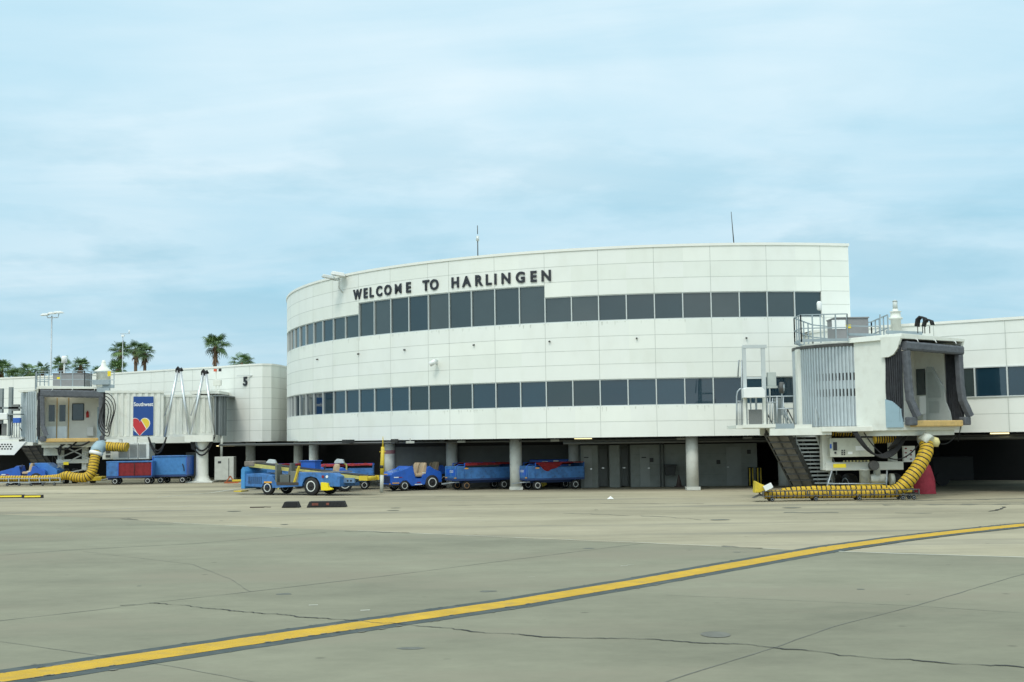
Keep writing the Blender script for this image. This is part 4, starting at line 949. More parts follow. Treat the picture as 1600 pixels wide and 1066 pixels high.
# ---------------- left bridge
YC = 83.6
o1 = at(62, 694, YC); WL = 4.0
lb_ = thing('boarding_bridge', 'cream boarding bridge with corrugated tunnel and blue airline mural, at gate 5 on the left', 'boarding bridge', (o1.x, o1.y, 0), R_(18))
make_cab(lb_, WL, 2.95, 6.45, True)
zfL, ztL = 2.95, 6.45
b = MB(); P = [(X_(57, 86.4), 86.4), (X_(46, 85.6), 85.6), (X_(38, 86.2), 86.2), (X_(33.5, 87.5), 87.5)][::-1]
corrug(b, [(X_(33.5, 87.6), 87.6), (X_(35, 86.4), 86.4), (X_(42, 85.3), 85.3), (X_(57.5, 84.9), 84.9)], zfL-.1, ztL-.1, .08, .16, [(4.1, 4.4), (4.75, 5.05)]); b.build('slatted_curtain', [grey_slat, black_m], lb_, True)
b = MB(); b.box(X_(34, 86), X_(60, 86), 85.2, 88, ztL-.12, ztL+.02); b.build('drum_ring', [white_m], lb_, True); b = MB(); b.box(X_(32, 86), X_(60, 86), 85.0, 88, zfL-.3, zfL-.08); b.build('drum_ring', [white_m], lb_, True)
def tun(name, px0, px1, y0a, y1a, Ya, Yb, par, ribs=True):
    A = at(px0, 690, Ya); B = at(px1, 690, Yb); zt_ = Z_(px0, y0a, Ya); zb_ = Z_(px0, y1a, Ya)
    u = Vector((B.x-A.x, B.y-A.y)); L_ = u.length; u.normalize()
    M_ = Matrix(((u.x, -u.y, 0, A.x), (u.y, u.x, 0, A.y), (0, 0, 1, 0), (0, 0, 0, 1)))
    b = MB(M_); b.box(0, L_, 0, 2.6, zb_, zt_)
    n = int(L_/.42)
    for i in range(n):
        x = .12+i*(L_-.2)/n; b.prism([(x, 0), (x+.06, -.07), (x+.24, -.07), (x+.30, 0)], zb_+.12, zt_-.14, 'z')
    b.box(-.02, L_+.02, -.10, .0, zt_-.12, zt_+.04); b.box(-.02, L_+.02, -.11, .0, zb_-.08, zb_+.10)
    o = b.build(name, white_m, par, True); return M_, L_, zb_, zt_
M1, L1, zb1, zt1 = tun('tunnel_section', 164, 255, 611.5, 685, 83.8, 84.8, lb_)
tun('tunnel_section', 255, 312, 618, 681, 85.2, 85.6, lb_)
tun('tunnel_section', 312, 337, 619, 679, 85.5, 85.7, lb_)
b = MB(); b.box(X_(300, 86), X_(345, 86), 85.4, 88.5, Z_(320, 616, 86), Z_(320, 614, 86)+.1); b.build('tunnel_roof', white_m, lb_, True)
b = MB(); corrug(b, [(X_(337, 85.4), 85.4), (X_(345, 85.3), 85.3), (X_(353, 86), 86), (X_(354, 88), 88)], Z_(345, 681, 86), Z_(345, 620, 86), -.10, .3); b.box(X_(335, 85.3), X_(338, 85.3), 85.2, 85.5, Z_(337, 681, 85.3), Z_(337, 617, 85.3)); b.box(X_(335, 86), X_(357, 86), 85.1, 88.4, Z_(345, 620, 86), Z_(345, 618.5, 86)); b.build('wall_curtain', [mat('curtain_grey', (.19, .215, .22), .6, var=.1)], lb_, True)
b = MB(); b.cyl(at(346, 681, 85.6), at(346, 716, 85.6), .09, n=8); b.build('drain_pipe', white_m, lb_, True)
# mural
ma0 = 1.95; p0 = M1.inverted() @ at(208, 650, 83.9); p1 = M1.inverted() @ at(239.5, 650, 84.2)
mz0, mz1 = Z_(222, 680.5, 84.0), Z_(222, 619.5, 84.0); mx0, mx1 = p0.x, p1.x; mw = mx1-mx0; mh = mz1-mz0
b = MB(M1); b.box(mx0, mx1, -.13, -.085, mz0, mz1); mural = b.build('mural_panel', mural_m, lb_, True)
def mpoly(name, pts, m_, y):
    b = MB(M1); b.prism([(mx0+mw*a, mz0+mh*c) for a, c in pts], y, -.128, 'y'); return b.build(name, m_, mural, True)
def heart(scale, off=(0, 0)):
    P = []
    for i in range(48):
        t = 2*math.pi*i/48; x = 16*math.sin(t)**3; y = 13*math.cos(t)-5*math.cos(2*t)-2*math.cos(3*t)-math.cos(4*t); P.append((x/34*scale+off[0], y/34*scale*.54+off[1]))
    return P
hc_, hs = (.33, .245), 1.02
def clip(P, a, b_, c):
    Q = []
    for i in range(len(P)):
        p, q = P[i], P[(i+1) % len(P)]; fp = a*p[0]+b_*p[1]+c; fq = a*q[0]+b_*q[1]+c
        if fp >= 0: Q.append(p)
        if (fp >= 0) != (fq >= 0): t = fp/(fp-fq); Q.append((p[0]+(q[0]-p[0])*t, p[1]+(q[1]-p[1])*t))
    return Q
Hh_ = clip(clip(heart(hs*1.07, hc_), 0, 1, 0), 1, 0, 0)
mpoly('heart_outline', Hh_, mwht_m, -.134)
H2 = clip(clip(heart(hs, hc_), 0, 1, .0), 1, 0, .0)
# diagonal bands: lower-left blue, middle red, upper-right yellow
def band(P, lo, hi):
    if lo is not None: P = clip(P, 1, 1.15, -lo)
    if hi is not None: P = clip(P, -1, -1.15, hi)
    return P
for nm, lo, hi, m_ in (('heart_blue', None, .24, mural_m), ('heart_red', .28, .83, mred_m), ('heart_yellow', .87, None, myel_m)):
    Q = band(H2, lo, hi)
    if len(Q) > 2: mpoly(nm, Q, m_, -.140)
me = text_mesh('Southwest', .37, .02, .008, .80)
me.materials.append(mwht_m); o = bpy.data.objects.new('mural_lettering', me); sc.collection.objects.link(o); o.parent = mural
Tm = M1 @ Matrix.Translation((mx0+mw*.5, -.145, mz0+mh*.755)) @ Matrix.Rotation(math.pi/2, 4, 'X')
o.matrix_basis = rootM(lb_).inverted() @ Tm
# pedestal
b = MB(); p = at(316, 700, 84.6); b.lathe([(.75, 0), (.75, .08), (.60, .10), (.50, .25), (.42, .5), (.40, 2.4), (.5, 2.75), (.5, 2.95)], (p.x, p.y, 0), n=20); b.box(p.x-.9, p.x+.9, p.y-.9, p.y+.9, 0, .08); b.box(p.x-1.0, p.x+.9, p.y-.8, p.y+.8, 2.75, 3.2); b.build('pedestal', white_m, lb_, True)
# tube A-frames
b = MB()
for (x0, x1, xt, yt) in ((257, 296, 279, 579), (298, 335, 319, 583)):
    for dy in (0, .9):
        b.tube([at(x0, 683, 84.2+dy), at(xt-2+dy*1.5, yt, 84.6+dy)], .075, 8); b.tube([at(x1, 683, 84.2+dy), at(xt+2+dy*1.5, yt, 84.6+dy)], .075, 8)
    b.tube([at(x0, 650, 84.3), at(xt, yt, 84.6)], .04, 6)
b.build('cable_frame', alu_m, lb_, True)
b = MB()
for xt, yt in ((278, 577), (318, 581)):
    b.tube([at(xt-2, yt+5, 84.6), at(xt-2, yt, 84.6), at(xt, yt-3, 84.6), at(xt+2, yt, 84.6), at(xt+2, yt+4, 84.6)], .09, 8); b.tube([at(xt+3, yt+6, 84.6), at(xt+3, yt+1, 84.6), at(xt+5, yt-1, 84.8), at(xt+7, yt+3, 84.8)], .09, 8)
b.build('cable_clamp', black_m, lb_, True)
for x0, x1, dz in ((232, 260, 1.1), (260, 232, .9), (296, 335, 1.2), (298, 333, .9), (298, 305, .8)): cable(sag(at(x0, 684, 84.1), at(x1, 683, 84.1), dz), .06, lb_)
for x0, x1, dz in ((62, 95, .4), (66, 110, .55), (90, 130, .3), (80, 86, .9)): cable(sag(at(x0+10, 690, 84.4), at(x1+10, 690, 84.4), dz), .06, lb_)
for k in range(4):
    rx = .42-.09*k; c = at(167, 648, 83.5); cable([(c.x+rx*(1.15+.25*math.sin(t*2+k))*math.cos(t)+.06*math.sin(3*t), c.y-.1*k, c.z+(1.45-.22*k)*math.sin(t)) for t in [2*math.pi*i/26 for i in range(27)]], .032, lb_)
# roof gear left
b = MB(); ra = lambda px, Y: Vector((X_(px, Y), Y, 0))
railing(b, [ra(54, 86.5), ra(56, 84.4), ra(131, 84.6)], ztL+.1, 1.15, step=.9); railing(b, [ra(131, 84.6), ra(141, 86), ra(177, 86)], ztL+.1, 1.15, step=1.2); railing(b, [ra(54, 86.5), ra(75, 87.5)], ztL+.1, 1.15, step=.4)
b.build('roof_railing', rail_m, lb_, True)
b = MB(); x0, x1 = X_(81, 86), X_(132, 86); b.box(x0, x1, 86, 87.4, ztL+.2, ztL+1.15, .02); b.box(x0-.04, x1+.04, 85.95, 87.45, ztL+1.15, ztL+1.2); ac = b.build('roof_cooling_unit', acgrey_m, lb_, True)
b = MB(); b.box(x0+.3, x0+.5, 85.97, 85.995, ztL+.75, ztL+.92); b.build('warning_sticker', yelsign_m, ac, True)
b = MB(); b.box(X_(167, 84.4), X_(172, 84.4), 84.38, 84.4, Z_(169, 588, 84.4), Z_(169, 580, 84.4)); b.build('warning_sticker', yelsign_m, lb_, True)
b = MB(); b.box(x0-.2, x1+.6, 85.8, 87.5, ztL+.1, ztL+.2); b.build('unit_plinth', white_m, lb_, True)
b = MB(); bx(b, 144, 170, 594, 601, 84.5, .4); bx(b, 160, 176, 601, 606, 84.7, .4); bx(b, 151, 170, 606, 613, 84.6, .3); b.build('roof_beam', rail_m, lb_, True)
b = MB(); y_ = 87; x_ = X_(160.5, y_); b.lathe([(.48, ztL), (.48, Z_(160, 582, y_)), (.62, Z_(160, 581.5, y_)), (.62, Z_(160, 579.5, y_)), (.4, Z_(160, 577, y_)), (.2, Z_(160, 572, y_)), (.14, Z_(160, 566, y_)), (.1, Z_(160, 563, y_))], (x_, y_, 0), n=16); b.build('beacon_post', white_m, lb_, True)
b = MB(); p = at(100.5, 563, 88); b.lathe([(.2, 0), (.2, .4), (.16, .5)], (p.x, p.y, p.z-.2), n=12); b.bar((p.x, p.y, ztL), (p.x, p.y, p.z-.2), .08); b.build('mast_lamp', white2_m, lb_, True)
# undercarriage left
b = MB(); Yw = 85.6
bx(b, 90, 97, 692, 735, Yw, .4); bx(b, 128, 135, 692, 735, Yw, .4); bx(b, 88, 138, 718, 724, Yw-.2, .9); bx(b, 60, 150, 690, 694, 85, 2); b.build('lift_frame', white_m, lb_, True)
b = MB(); bx(b, 68, 92, 697, 712, 85, .5, .02); bx(b, 160, 172, 700, 716, 85.5, .5, .02); b.build('electrical_cabinet', MAT['cabinet_cream'], lb_, True)
b = MB(); 
for A, B in (((80, 735), (150, 700)), ((92, 716), (140, 695)), ((105, 700), (150, 722)), ((100, 740), (150, 730)), ((70, 742), (100, 725))): b.bar(at(*A, 85), at(*B, 85), .08)
b.build('brace', mat('brace_grey', (.36, .37, .34), .6), lb_, True)
b = MB(); bx(b, 99, 107, 722, 726.5, 84.7, .02); b.build('caution_plate', yelsign_m, lb_, True)
for px in (104, 118, 146):
    b = MB(); wheel(b, (X_(px, 86.2), 86.2, .5), .5, .4, (1, .3, 0)); b.build('wheel', [black_m, steel_m], lb_, True)
b = MB(); bx(b, 140, 159, 745, 751.5, 83.2, 1.2, .05); bx(b, 128, 146, 742, 747, 83.5, 1.2, .05); b.build('bogie_guard', yel2_m, lb_, True)
# under-tunnel cooling unit
b = MB(); bx(b, 176, 233, 692, 718, 84.0, 1.4, .03); bx(b, 160, 176, 700, 718, 84.2, 1.0, .03); cu = b.build('underslung_cooling_unit', acw_m, lb_, True)
b = MB()
for a0, a1 in ((185, 199), (202, 214), (217, 228)):
    n = 12
    for i in range(n):
        yy = 694.5+i*1.75; bx(b, a0, a1, yy, yy+.9, 83.96, .05)
b.build('louvres', mat('louvre_grey', (.20, .21, .20), .6), cu, True)
b = MB()
for x in (200, 215.3): bx(b, x, x+.8, 693, 717, 83.97, .04)
bx(b, 171-6, 171+1, 704, 708, 84.15, .05); bx(b, 165, 172, 711, 715, 84.15, .05); b.build('panel_gap', dsteel_m, cu, True)
b = MB(); bx(b, 209, 214, 683, 693, 84, .2); bx(b, 186, 190, 683, 693, 84, .2); b.build('hanger', white_m, lb_, True)
# landing at far left + stairs
YL2 = 85
b = MB(); bx(b, -25, 34, 683, 686.5, YL2, 2.0); b.prism([(X_(-25, YL2), Z_(0, 690, YL2)), (X_(42, YL2), Z_(42, 690, YL2)), (X_(23, YL2), Z_(23, 711, YL2)), (X_(-25, YL2), Z_(-25, 711, YL2))], YL2-.1, YL2-.02, 'y'); b.build('service_landing', white2_m, lb_, True)
b = MB()
for i in range(6):
    for j in range(3): cxx = -6+i*4.5+(j % 2)*2; bx(b, cxx-1.2, cxx+1.4, 693.5+j*3.5, 695.5+j*3.5, YL2-.115, .012)
b.build('landing_holes', black_m, lb_, True)
b = MB(); bx(b, 13, 18, 605, 680, YL2, .3); bx(b, -2, 3, 607, 680, YL2, .3); bx(b, 0, 32, 636, 639, YL2, .2); bx(b, 12, 15, 648, 682, YL2-.2, .2); bx(b, 9, 32, 646.5, 648.5, YL2-.3, .6); b.build('lift_mast', MAT['mid_grey'], lb_, True)
b = MB(); bx(b, -8, 11, 645.5, 656, YL2-.4, .5, .05); b.build('lift_hood', white2_m, lb_, True)
b = MB(); bx(b, -4, 10, 662, 681, YL2, .05); bx(b, 18, 29, 632, 642, YL2, .3); b.build('grey_cabinet', MAT['mesh_grey'], lb_, True)
b = MB(); bx(b, 20, 31, 653, 661, YL2-.3, .3, .02); b.build('blue_box', blue_m, lb_, True)
b = MB()
for x in (18, 22, 26, 30): b.tube([at(x, 660, YL2-.1), at(x, 684, YL2-.1)], .035, 5)
b.tube([at(17, 660, YL2-.1), at(31, 660, YL2-.1)], .035, 5); b.build('landing_railing', steel_m, lb_, True)
b = stair('s', 0, 1.1, (30, 690, 86), (66, 745, 88.5), True); b.build('service_stair', [dsteel_m, MAT['stair_underside']], lb_, True)

# hose cart left
hl = thing('air_hose_cart', 'hose rack with yellow corrugated air hose lying beneath the gate 5 bridge at far left', 'hose cart', (X_(60, 82), 82, 0))
Yh = 82.0; x0, x1 = X_(-30, Yh), X_(98, Yh)
b = MB()
for dy in (-.35, .35):
    for z in (.25, .5): b.bar((x0, Yh+dy, z), (x1, Yh+dy, z), .05)
    for i in range(9): xx = x0+(x1-x0)*i/8; b.bar((xx, Yh+dy, .2), (xx, Yh+dy, .54), .06)
b.build('rack_frame', steel_m, hl, True)
for i in range(7):
    b = MB(); xx = x0+(x1-x0)*(i+.5)/7; wheel(b, (xx, Yh-.3, .1), .1, .06); b.bar((xx, Yh-.3, .1), (xx, Yh-.3, .26), .05); b.build('caster', [black_m, steel_m], hl, True)
b = MB(); hose(b, [at(150, 706, 82.4), at(147, 722, 82.1), at(143, 738, 81.9), at(134, 746, 81.8), at(118, 746, 81.8), at(104, 743, 81.8), at(90, 746.5, 81.9), at(60, 748, 82), at(20, 748, 82), at(-30, 748, 82)], [.32, .33, .33, .32, .30, .28, .23, .20, .20, .20], .042, 12)
b.build('hose', [yellow_m, black_m], hl, True)
b = MB(); hose(b, [at(160, 697, 83.2), at(180, 698.5, 83.1), at(199, 699, 83.0)], .31, .042); b.build('hose_run', [yellow_m, black_m], hl, True)
b = MB(); b.tube([at(162, 697.5, 83.2), at(155, 698, 83.0), at(152, 702, 82.7), at(151, 709, 82.4)], .42, 14); b.build('hose_elbow', bluegrey_m, hl, True)
b = MB(); b.tube([at(150.6, 706, 82.4), at(149, 711, 82.35)], .43, 14); b.build('hose_cuff', white2_m, hl, True)

# ------------------------------------------------------------------ vehicles
def make_tractor(name, label, group):
    """baggage tractor, front towards -x, origin on the ground at its middle"""
    t = thing(name, label, 'tractor', group=group)
    W = .72
    prof = [(-1.5, .32), (-1.5, .86), (-1.42, .95), (-.55, 1.14), (-.38, 1.30), (-.22, 1.28), (-.12, .62), (.32, .60), (.36, .84), (.58, .86), (.62, 1.22), (.80, 1.28), (.98, 1.10), (1.42, .98), (1.5, .9), (1.5, .42), (1.30, .38), (1.22, .66), (1.02, .82), (.78, .82), (.58, .66), (.48, .30), (-.30, .24), (-.42, .42), (-.60, .58), (-.84, .58), (-1.02, .42), (-1.08, .32)]
    b = MB(); b.prism(prof, -W, W, 'y', .03)
    b.build('body', blue_m, t)
    b = MB()
    b.prism([(-1.44, .87), (-1.38, .965), (-.52, 1.155), (-.46, 1.02)], -.45, .45, 'y', .02); b.build('hood', blue2_m if False else mat('hood_blue_sky_sheen', (.06, .19, .56), .25, var=.1, coat=.4), t)  # hood paler than the body: sky sheen put into its colour
    b = MB()
    for i in range(9): y = -.5+i*.125; b.box(-1.52, -1.498, y-.03, y+.03, .42, .80)
    b.build('grille', black_m, t)
    b = MB(); b.box(-1.62, -1.45, -W-.03, W+.03, .24, .36, .02); b.box(-1.5, -1.05, -W-.025, -W+.02, .26, .34); b.build('bumper', black_m, t)
    for s in (-1, 1):
        b = MB(); wheel(b, (-.72, s*(W-.10), .27), .27, .2); b.build('wheel', [black_m, rim_m], t)
        b = MB(); wheel(b, (.90, s*(W-.08), .40), .40, .26); b.build('wheel', [black_m, rim_m], t)
        b = MB(); b.box(-.05, .50, s*.36-.27, s*.36+.27, .72, .90, .07); b.prism([(.36, .84), (.44, 1.30), (.52, 1.46), (.64, 1.46), (.66, 1.2), (.62, .84)], s*.36-.27, s*.36+.27, 'y', .055); b.build('seat', tan_m, t)
    b = MB(); b.tube([(-.14+.05*math.sin(a), -.36+.18*math.cos(a), 1.22+.17*math.sin(a)) for a in [2*math.pi*i/16 for i in range(17)]], .018, 6); b.bar((-.14, -.36, 1.22), (-.3, -.36, 1.12), .04); b.build('steering_wheel', blackp_m, t)
    b = MB(); b.box(-1.515, -1.50, -.25, .25, .855, .905); b.box(-1.0-.45, -1.0-.05, -W-.012, -W+.01, .40, .455); b.box(-1.512, -1.5, -.62, -.45, .36, .40); b.build('amber_reflector', amber_m, t)
    b = MB(); b.box(-1.35, -1.08, -W-.008, -W+.01, .70, .75); b.box(-.14, .30, -W-.008, -W+.01, .30, .34); b.box(.30, .52, -W-.008, -W+.01, .90, .94); b.build('white_decal', white2_m, t)
    b = MB(); b.box(-1.06, -.86, -W-.008, -W+.01, .70, .74); b.box(.0, .22, -W-.008, -W+.01, .40, .45); b.build('red_decal', redl_m, t)
    b = MB(); b.box(1.48, 1.75, -.05, .05, .38, .46); b.cyl((1.72, 0, .3), (1.72, 0, .56), .03); b.build('hitch', dsteel_m, t)
    return t
GT = 'baggage tractors on the apron'
p = G(641, 766.5)
tr = make_tractor('baggage_tractor', 'shiny blue baggage tractor with two tan seats, coupled to the open bin carts', GT); tr.location = (p.x, p.y+.5, 0); tr.rotation_euler = (0, 0, R_(31))
q = at(683, 700, p.y+3.0)
dup(tr, 'blue baggage tractor half hidden behind the shiny one, its seat and rear wheel showing', (q.x-.75, q.y-.2, 0), R_(31))
q = at(510, 700, 66.5)
dup(tr, 'blue baggage tractor parked behind the belt loader, tan seat back showing', (q.x, q.y, 0), R_(15))
q = at(31, 700, 83.4)
dup(tr, 'bright blue baggage tractor beneath the cab of the gate 5 bridge at far left', (q.x, q.y+1.0, 0), R_(6))
# covered trailer box behind the left tractor
q = at(74, 700, 85.0); b = MB(); b.prism([(q.x-.95, .55), (q.x-.95, 1.45), (q.x+.2, 1.45), (q.x+.95, .95), (q.x+.95, .55)], q.y-.7, q.y+.7, 'y', .03)
bt = b.build('storage_bin', mat('pale_blue', (.05, .20, .55), .5, var=.1)); tag(bt, 'sloped light blue metal bin standing behind the far left tractor', 'bin')

def make_cart(name, label, rusty=False, tarp='roll', L_=3.35, W=.74, H=1.24):
    t = thing(name, label, 'baggage cart', group='open blue bin carts')
    b = MB(); b.box(-L_/2, L_/2, -W, W, .50, .60, .01); b.box(-L_/2+.2, L_/2-.2, -.3, .3, .36, .50); b.build('deck', mat('chassis_blue', (.02, .05, .16), .6), t)
    b = MB(); b.box(-L_/2+.45, L_/2, -W, -W+.04, .602, H-.06); b.build('side_panel', blue2_m, t)
    b = MB(); b.box(-L_/2+.45, L_/2, W-.04, W, .602, H-.06); b.build('side_panel', blue2_m, t)
    b = MB(); b.box(-L_/2, -L_/2+.44, -W-.005, W+.005, .602, H+.02, .03); eb = b.build('end_locker', blue2_m, t)
    b = MB(); b.box(-L_/2-.012, -L_/2+.002, -.55, -.1, .75, 1.1); b.box(-L_/2-.012, -L_/2+.002, .1, .55, .75, 1.1); b.build('locker_panel', blue_m, eb)
    b = MB(); 
    for z in (1.0, .93): b.box(-L_/2-.018, -L_/2-.010, -.32, .10, z, z+.035)
    b.build('stencil', mat('stencil_white', (.6, .65, .7), .6, var=.3, scale=20), eb)
    b = MB(); b.box(-L_/2-.014, -L_/2, -.68, -.46, .62, .67); b.box(-L_/2-.014, -L_/2, .46, .68, .62, .67); b.box(-L_/2+.46, -L_/2+.68, -W-.012, -W, H-.13, H-.07); b.build('amber_reflector', amber_m, t)
    b = MB(); b.box(L_/2-.05, L_/2, -W, W, .602, H+.1)
    b.build('end_panel', blue2_m, t)
    b = MB()
    for x in (-L_/2+.47, L_/2-.03):
        for s in (-1, 1): b.bar((x, s*(W-.03), .6), (x, s*(W-.03), H+.16), .05)
    b.bar((-L_/2+.47, -W+.03, H+.16), (L_/2-.03, -W+.03, H+.16), .04); b.bar((-L_/2+.47, W-.03, H+.16), (L_/2-.03, W-.03, H+.16), .04); b.tube([(-L_/2, -W, .62), (-L_/2-.03, -W+.02, H+.02), (-L_/2+.1, -W+.02, H+.1), (-L_/2+.44, -W+.02, H+.1)], .02, 6)
    b.build('post_frame', blue_m, t)
    if tarp:
        b = MB(); n = 24; prev = None; torn = tarp == 'torn'
        for i in range(n+1):
            f = i/n; x = -L_/2+.50+(L_-.56)*f
            dr = .06+.05*noise.noise(Vector((i*.4, 0, 1.3)))
            if torn: dr = .05+.42*math.exp(-((f-.22)/.13)**2)+.22*math.exp(-((f-.42)/.1)**2)+.03*noise.noise(Vector((i*.9, 3, 1)))
            else: dr = .15-.05*f+.03*noise.noise(Vector((i*.5, 0, 1)))
            q = [b.v((x, yy, zz)) for yy, zz in ((W-.05, H+.02), (W*.3, H+.17+.02*math.sin(i)), (-W-.01, H+.19), (-W-.035-.02*math.sin(i*1.3), H+.19-dr*.5), (-W-.03, H+.19-dr))]
            if prev:
                for k in range(4): b.face([prev[k], q[k], q[k+1], prev[k+1]], True)
            prev = q
        bmesh.ops.solidify(b.bm, geom=b.bm.faces[:], thickness=.015)
        b.build('tarp', red_m, t)
    for x in (-L_/2+.62, L_/2-.5):
        for s in (-1, 1):
            b = MB(); wheel(b, (x, s*(W-.16), .24), .24, .17); b.build('wheel', [black_m, rust_m if (rusty and x < 0) else rim_m], t)
    b = MB(); b.bar((-L_/2-.55, 0, .34), (-L_/2+.3, 0, .42), .06); b.bar((-L_/2-.2, -.2, .4), (-L_/2+.3, -.4, .42), .04); b.build('drawbar', steel_m, t)
    return t
p = G(748, 765.5); c1 = make_cart('bin_cart', 'blue open bin cart with rolled red tarp, coupled directly behind the shiny tractor', True); c1.location = (p.x, p.y+.9, 0); c1.rotation_euler = (0, 0, R_(28))
p = G(860, 764.5); c2 = make_cart('bin_cart', 'faded blue open bin cart with a torn red tarp hanging over its side', tarp='torn'); c2.location = (p.x, p.y+.2, 0); c2.rotation_euler = (0, 0, R_(25))
q = at(434, 700, 71.5); c3 = dup(c1, 'blue bin cart with red tarp, left of and behind the belt loader', (q.x, q.y, 0), R_(10))
q = at(537, 700, 69.0); c4 = dup(c1, 'blue bin cart with red tarp, behind the belt loader conveyor tip', (q.x, q.y, 0), R_(4))
q = at(858, 700, 68.6)
b = MB(); b.box(-1.1, 1.1, -.5, .5, 1.08, 1.52, .06); b.box(-1.3, 1.3, -.6, .6, .45, 1.08, .03); bd = thing('equipment_box', 'blue equipment trailer standing behind the cart with the torn tarp', 'trailer', (q.x, q.y, 0), 0)
b.build('housing', blue_m, bd)
b = MB(); b.box(-.95, -.7, -.515, -.5, 1.3, 1.38); b.box(.65, .95, -.515, -.5, 1.3, 1.38); b.build('amber_reflector', amber_m, bd)
b = MB(); b.box(-.4, -.1, -.515, -.5, 1.36, 1.42); b.box(.2, .5, -.515, -.5, 1.34, 1.46); b.build('white_decal', white2_m, bd)
for x in (-.8, .8):
    for s in (-1, 1): b = MB(); wheel(b, (x, s*.48, .22), .22, .15); b.build('wheel', [black_m, rim_m], bd)
# yellow hydrant tag on cart 2
q = G(849, 762.0); b = MB(); b.prism([(-.18, .12), (-.12, .3), (-.08, .55), (-.04, .7), (.04, .7), (.08, .5), (.14, .3), (.2, .12), (.05, .02), (-.05, .02)], -.04, .04, 'y', .01)
o = b.build('wheel_chock_bag', yel2_m); o.location = (q.x, q.y-.1, .05); tag(o, 'small bright yellow chock hanging in front of the cart with the torn tarp', 'chock')
# curtain cart (left, red)
def box_cart(name, label, L_, H, cm, em, W=.75, two=False):
    t = thing(name, label, 'baggage cart')
    b = MB(); b.box(-L_/2, L_/2, -W, W, .45, .56); b.box(-L_/2, -L_/2+.4, -.3, .3, .30, .45); b.build('deck', MAT['chassis_blue'], t)
    if em:
        b = MB(); b.box(-L_/2, -L_/2+.75, -W, W, .562, H, .02); b.build('end_locker', em, t)
        xs = -L_/2+.76
    else: xs = -L_/2+.03
    b = MB(); n = 60; prev = None
    for i in range(n+1):
        x = xs+(L_/2-.05-xs)*i/n; y = -W+.02+(.004 if cm is bluef_m else .012)*math.sin(i*.55)+.008*noise.noise(Vector((i*.3, 1, 1)))
        q = [b.v((x, y, z)) for z in (.58, H-.08)]
        if prev: b.face([prev[0], q[0], q[1], prev[1]], True)
        prev = q
    b.build('curtain', cm, t)
    b = MB(); b.box(xs, L_/2, W-.03, W, .562, H-.05); b.box(L_/2-.04, L_/2, -W, W-.03, .562, H-.05); b.build('back_panel', em or blue_m, t)
    b = MB(); b.box(-L_/2-.02, L_/2+.02, -W-.02, W+.02, H-.05, H+.03, .015); b.build('canopy_roof', em or blue2_m, t)
    b = MB()
    for x in (xs, L_/2-.02): b.bar((x, -W-.005, .56), (x, -W-.005, H-.05), .05)
    b.build('post', blue_m, t)
    for x in (-L_/2+.55, L_/2-.3):
        for s in (-1, 1): b = MB(); wheel(b, (x, s*(W-.12), .22), .22, .16); b.build('wheel', [black_m, rim_m], t)
    b = MB(); b.bar((-L_/2-.5, 0, .3), (-L_/2, 0, .4), .06); b.build('drawbar', steel_m, t)
    return t
q = at(206, 700, 82.8); t = box_cart('curtain_cart', 'blue baggage cart with closed dark red side curtains, below the mural', 2.95, 1.5, dred_m, blue2_m); t.location = (q.x, q.y, 0); t.rotation_euler = (0, 0, R_(6))
b = MB(); b.tube([(.32, -.80, 1.42), (.34, -.81, 1.1), (.31, -.8, .8), (.34, -.81, .6)], .02, 5); b.build('curtain_lacing', black_m, t)
q = at(271, 700, 84.0); t = box_cart('curtain_cart', 'tall baggage cart fully closed by a light blue fabric side, beside the bridge pedestal', 2.35, 1.82, bluef_m, None); t.location = (q.x, q.y, 0); t.rotation_euler = (0, 0, R_(-4))
b = MB(); b.tube([(.9, -.79, 1.3), (1.0, -.8, 1.0), (1.02, -.8, .8)], .03, 5); b.build('cord', black_m, t)
# corrugated stack beside the blue cart
b = MB(); q = at(297, 700, 87.5)
for i in range(6): b.tube([(q.x+.2*math.cos(a), q.y-.02, .7+i*.21+.1*math.sin(a)) for a in [math.pi*.4+k*.25 for k in range(10)]], .025, 5)
b.box(q.x-.3, q.x+.5, q.y, q.y+.6, .3, 2.0, .03); tag(b.build('equipment_cabinet', mat('cab_dark', (.11, .115, .11), .6)), 'dark grey cabinet with pale coiled hoses behind the light blue cart', 'cabinet')

# belt loader
q = G(497, 774.5); bl = thing('belt_loader', 'blue belt loader with low yellow-edged conveyor and white wheels, nearest vehicle on the apron', 'belt loader', (q.x, q.y+1.0, 0), R_(-28))
# local: +x towards the camera-right tail, -x front
Wb = .85
b = MB(); b.prism([(-4.2, .42), (-4.2, 1.05), (-3.3, 1.10), (-2.45, .98), (-2.2, .60), (-.80, .60), (-.74, 1.16), (1.35, 1.12), (1.75, .95), (1.75, .44), (.60, .44), (.52, .72), (.36, .90), (.0, .98), (-.36, .90), (-.52, .66), (-.56, .45), (-2.2, .36)], -Wb, Wb, 'y', .03); b.build('chassis', blue2_m, bl)
for x, r in ((0, .45), (-2.75, .36)):
    for s in (-1, 1): b = MB(); wheel(b, (x, s*(Wb-.12), r), r, .24, rim=.62); b.build('wheel', [black_m, rim_m], bl)
cdir = Vector((6.6, 0, -.62)).normalized(); c0 = Vector((-4.4, 0, 1.58)); 
def cp(s): return c0+cdir*s
b = MB(); b.prism([(cp(0).x, cp(0).z), (cp(7.4).x, cp(7.4).z), (cp(7.4).x, cp(7.4).z+.07), (cp(0).x, cp(0).z+.07)], -.38, .38, 'y'); b.cyl(cp(0)+Vector((0, -.38, .0)), cp(0)+Vector((0, .38, 0)), .09); b.cyl(cp(7.4)+Vector((0, -.38, .0)), cp(7.4)+Vector((0, .38, 0)), .09); b.build('belt', black_m, bl)
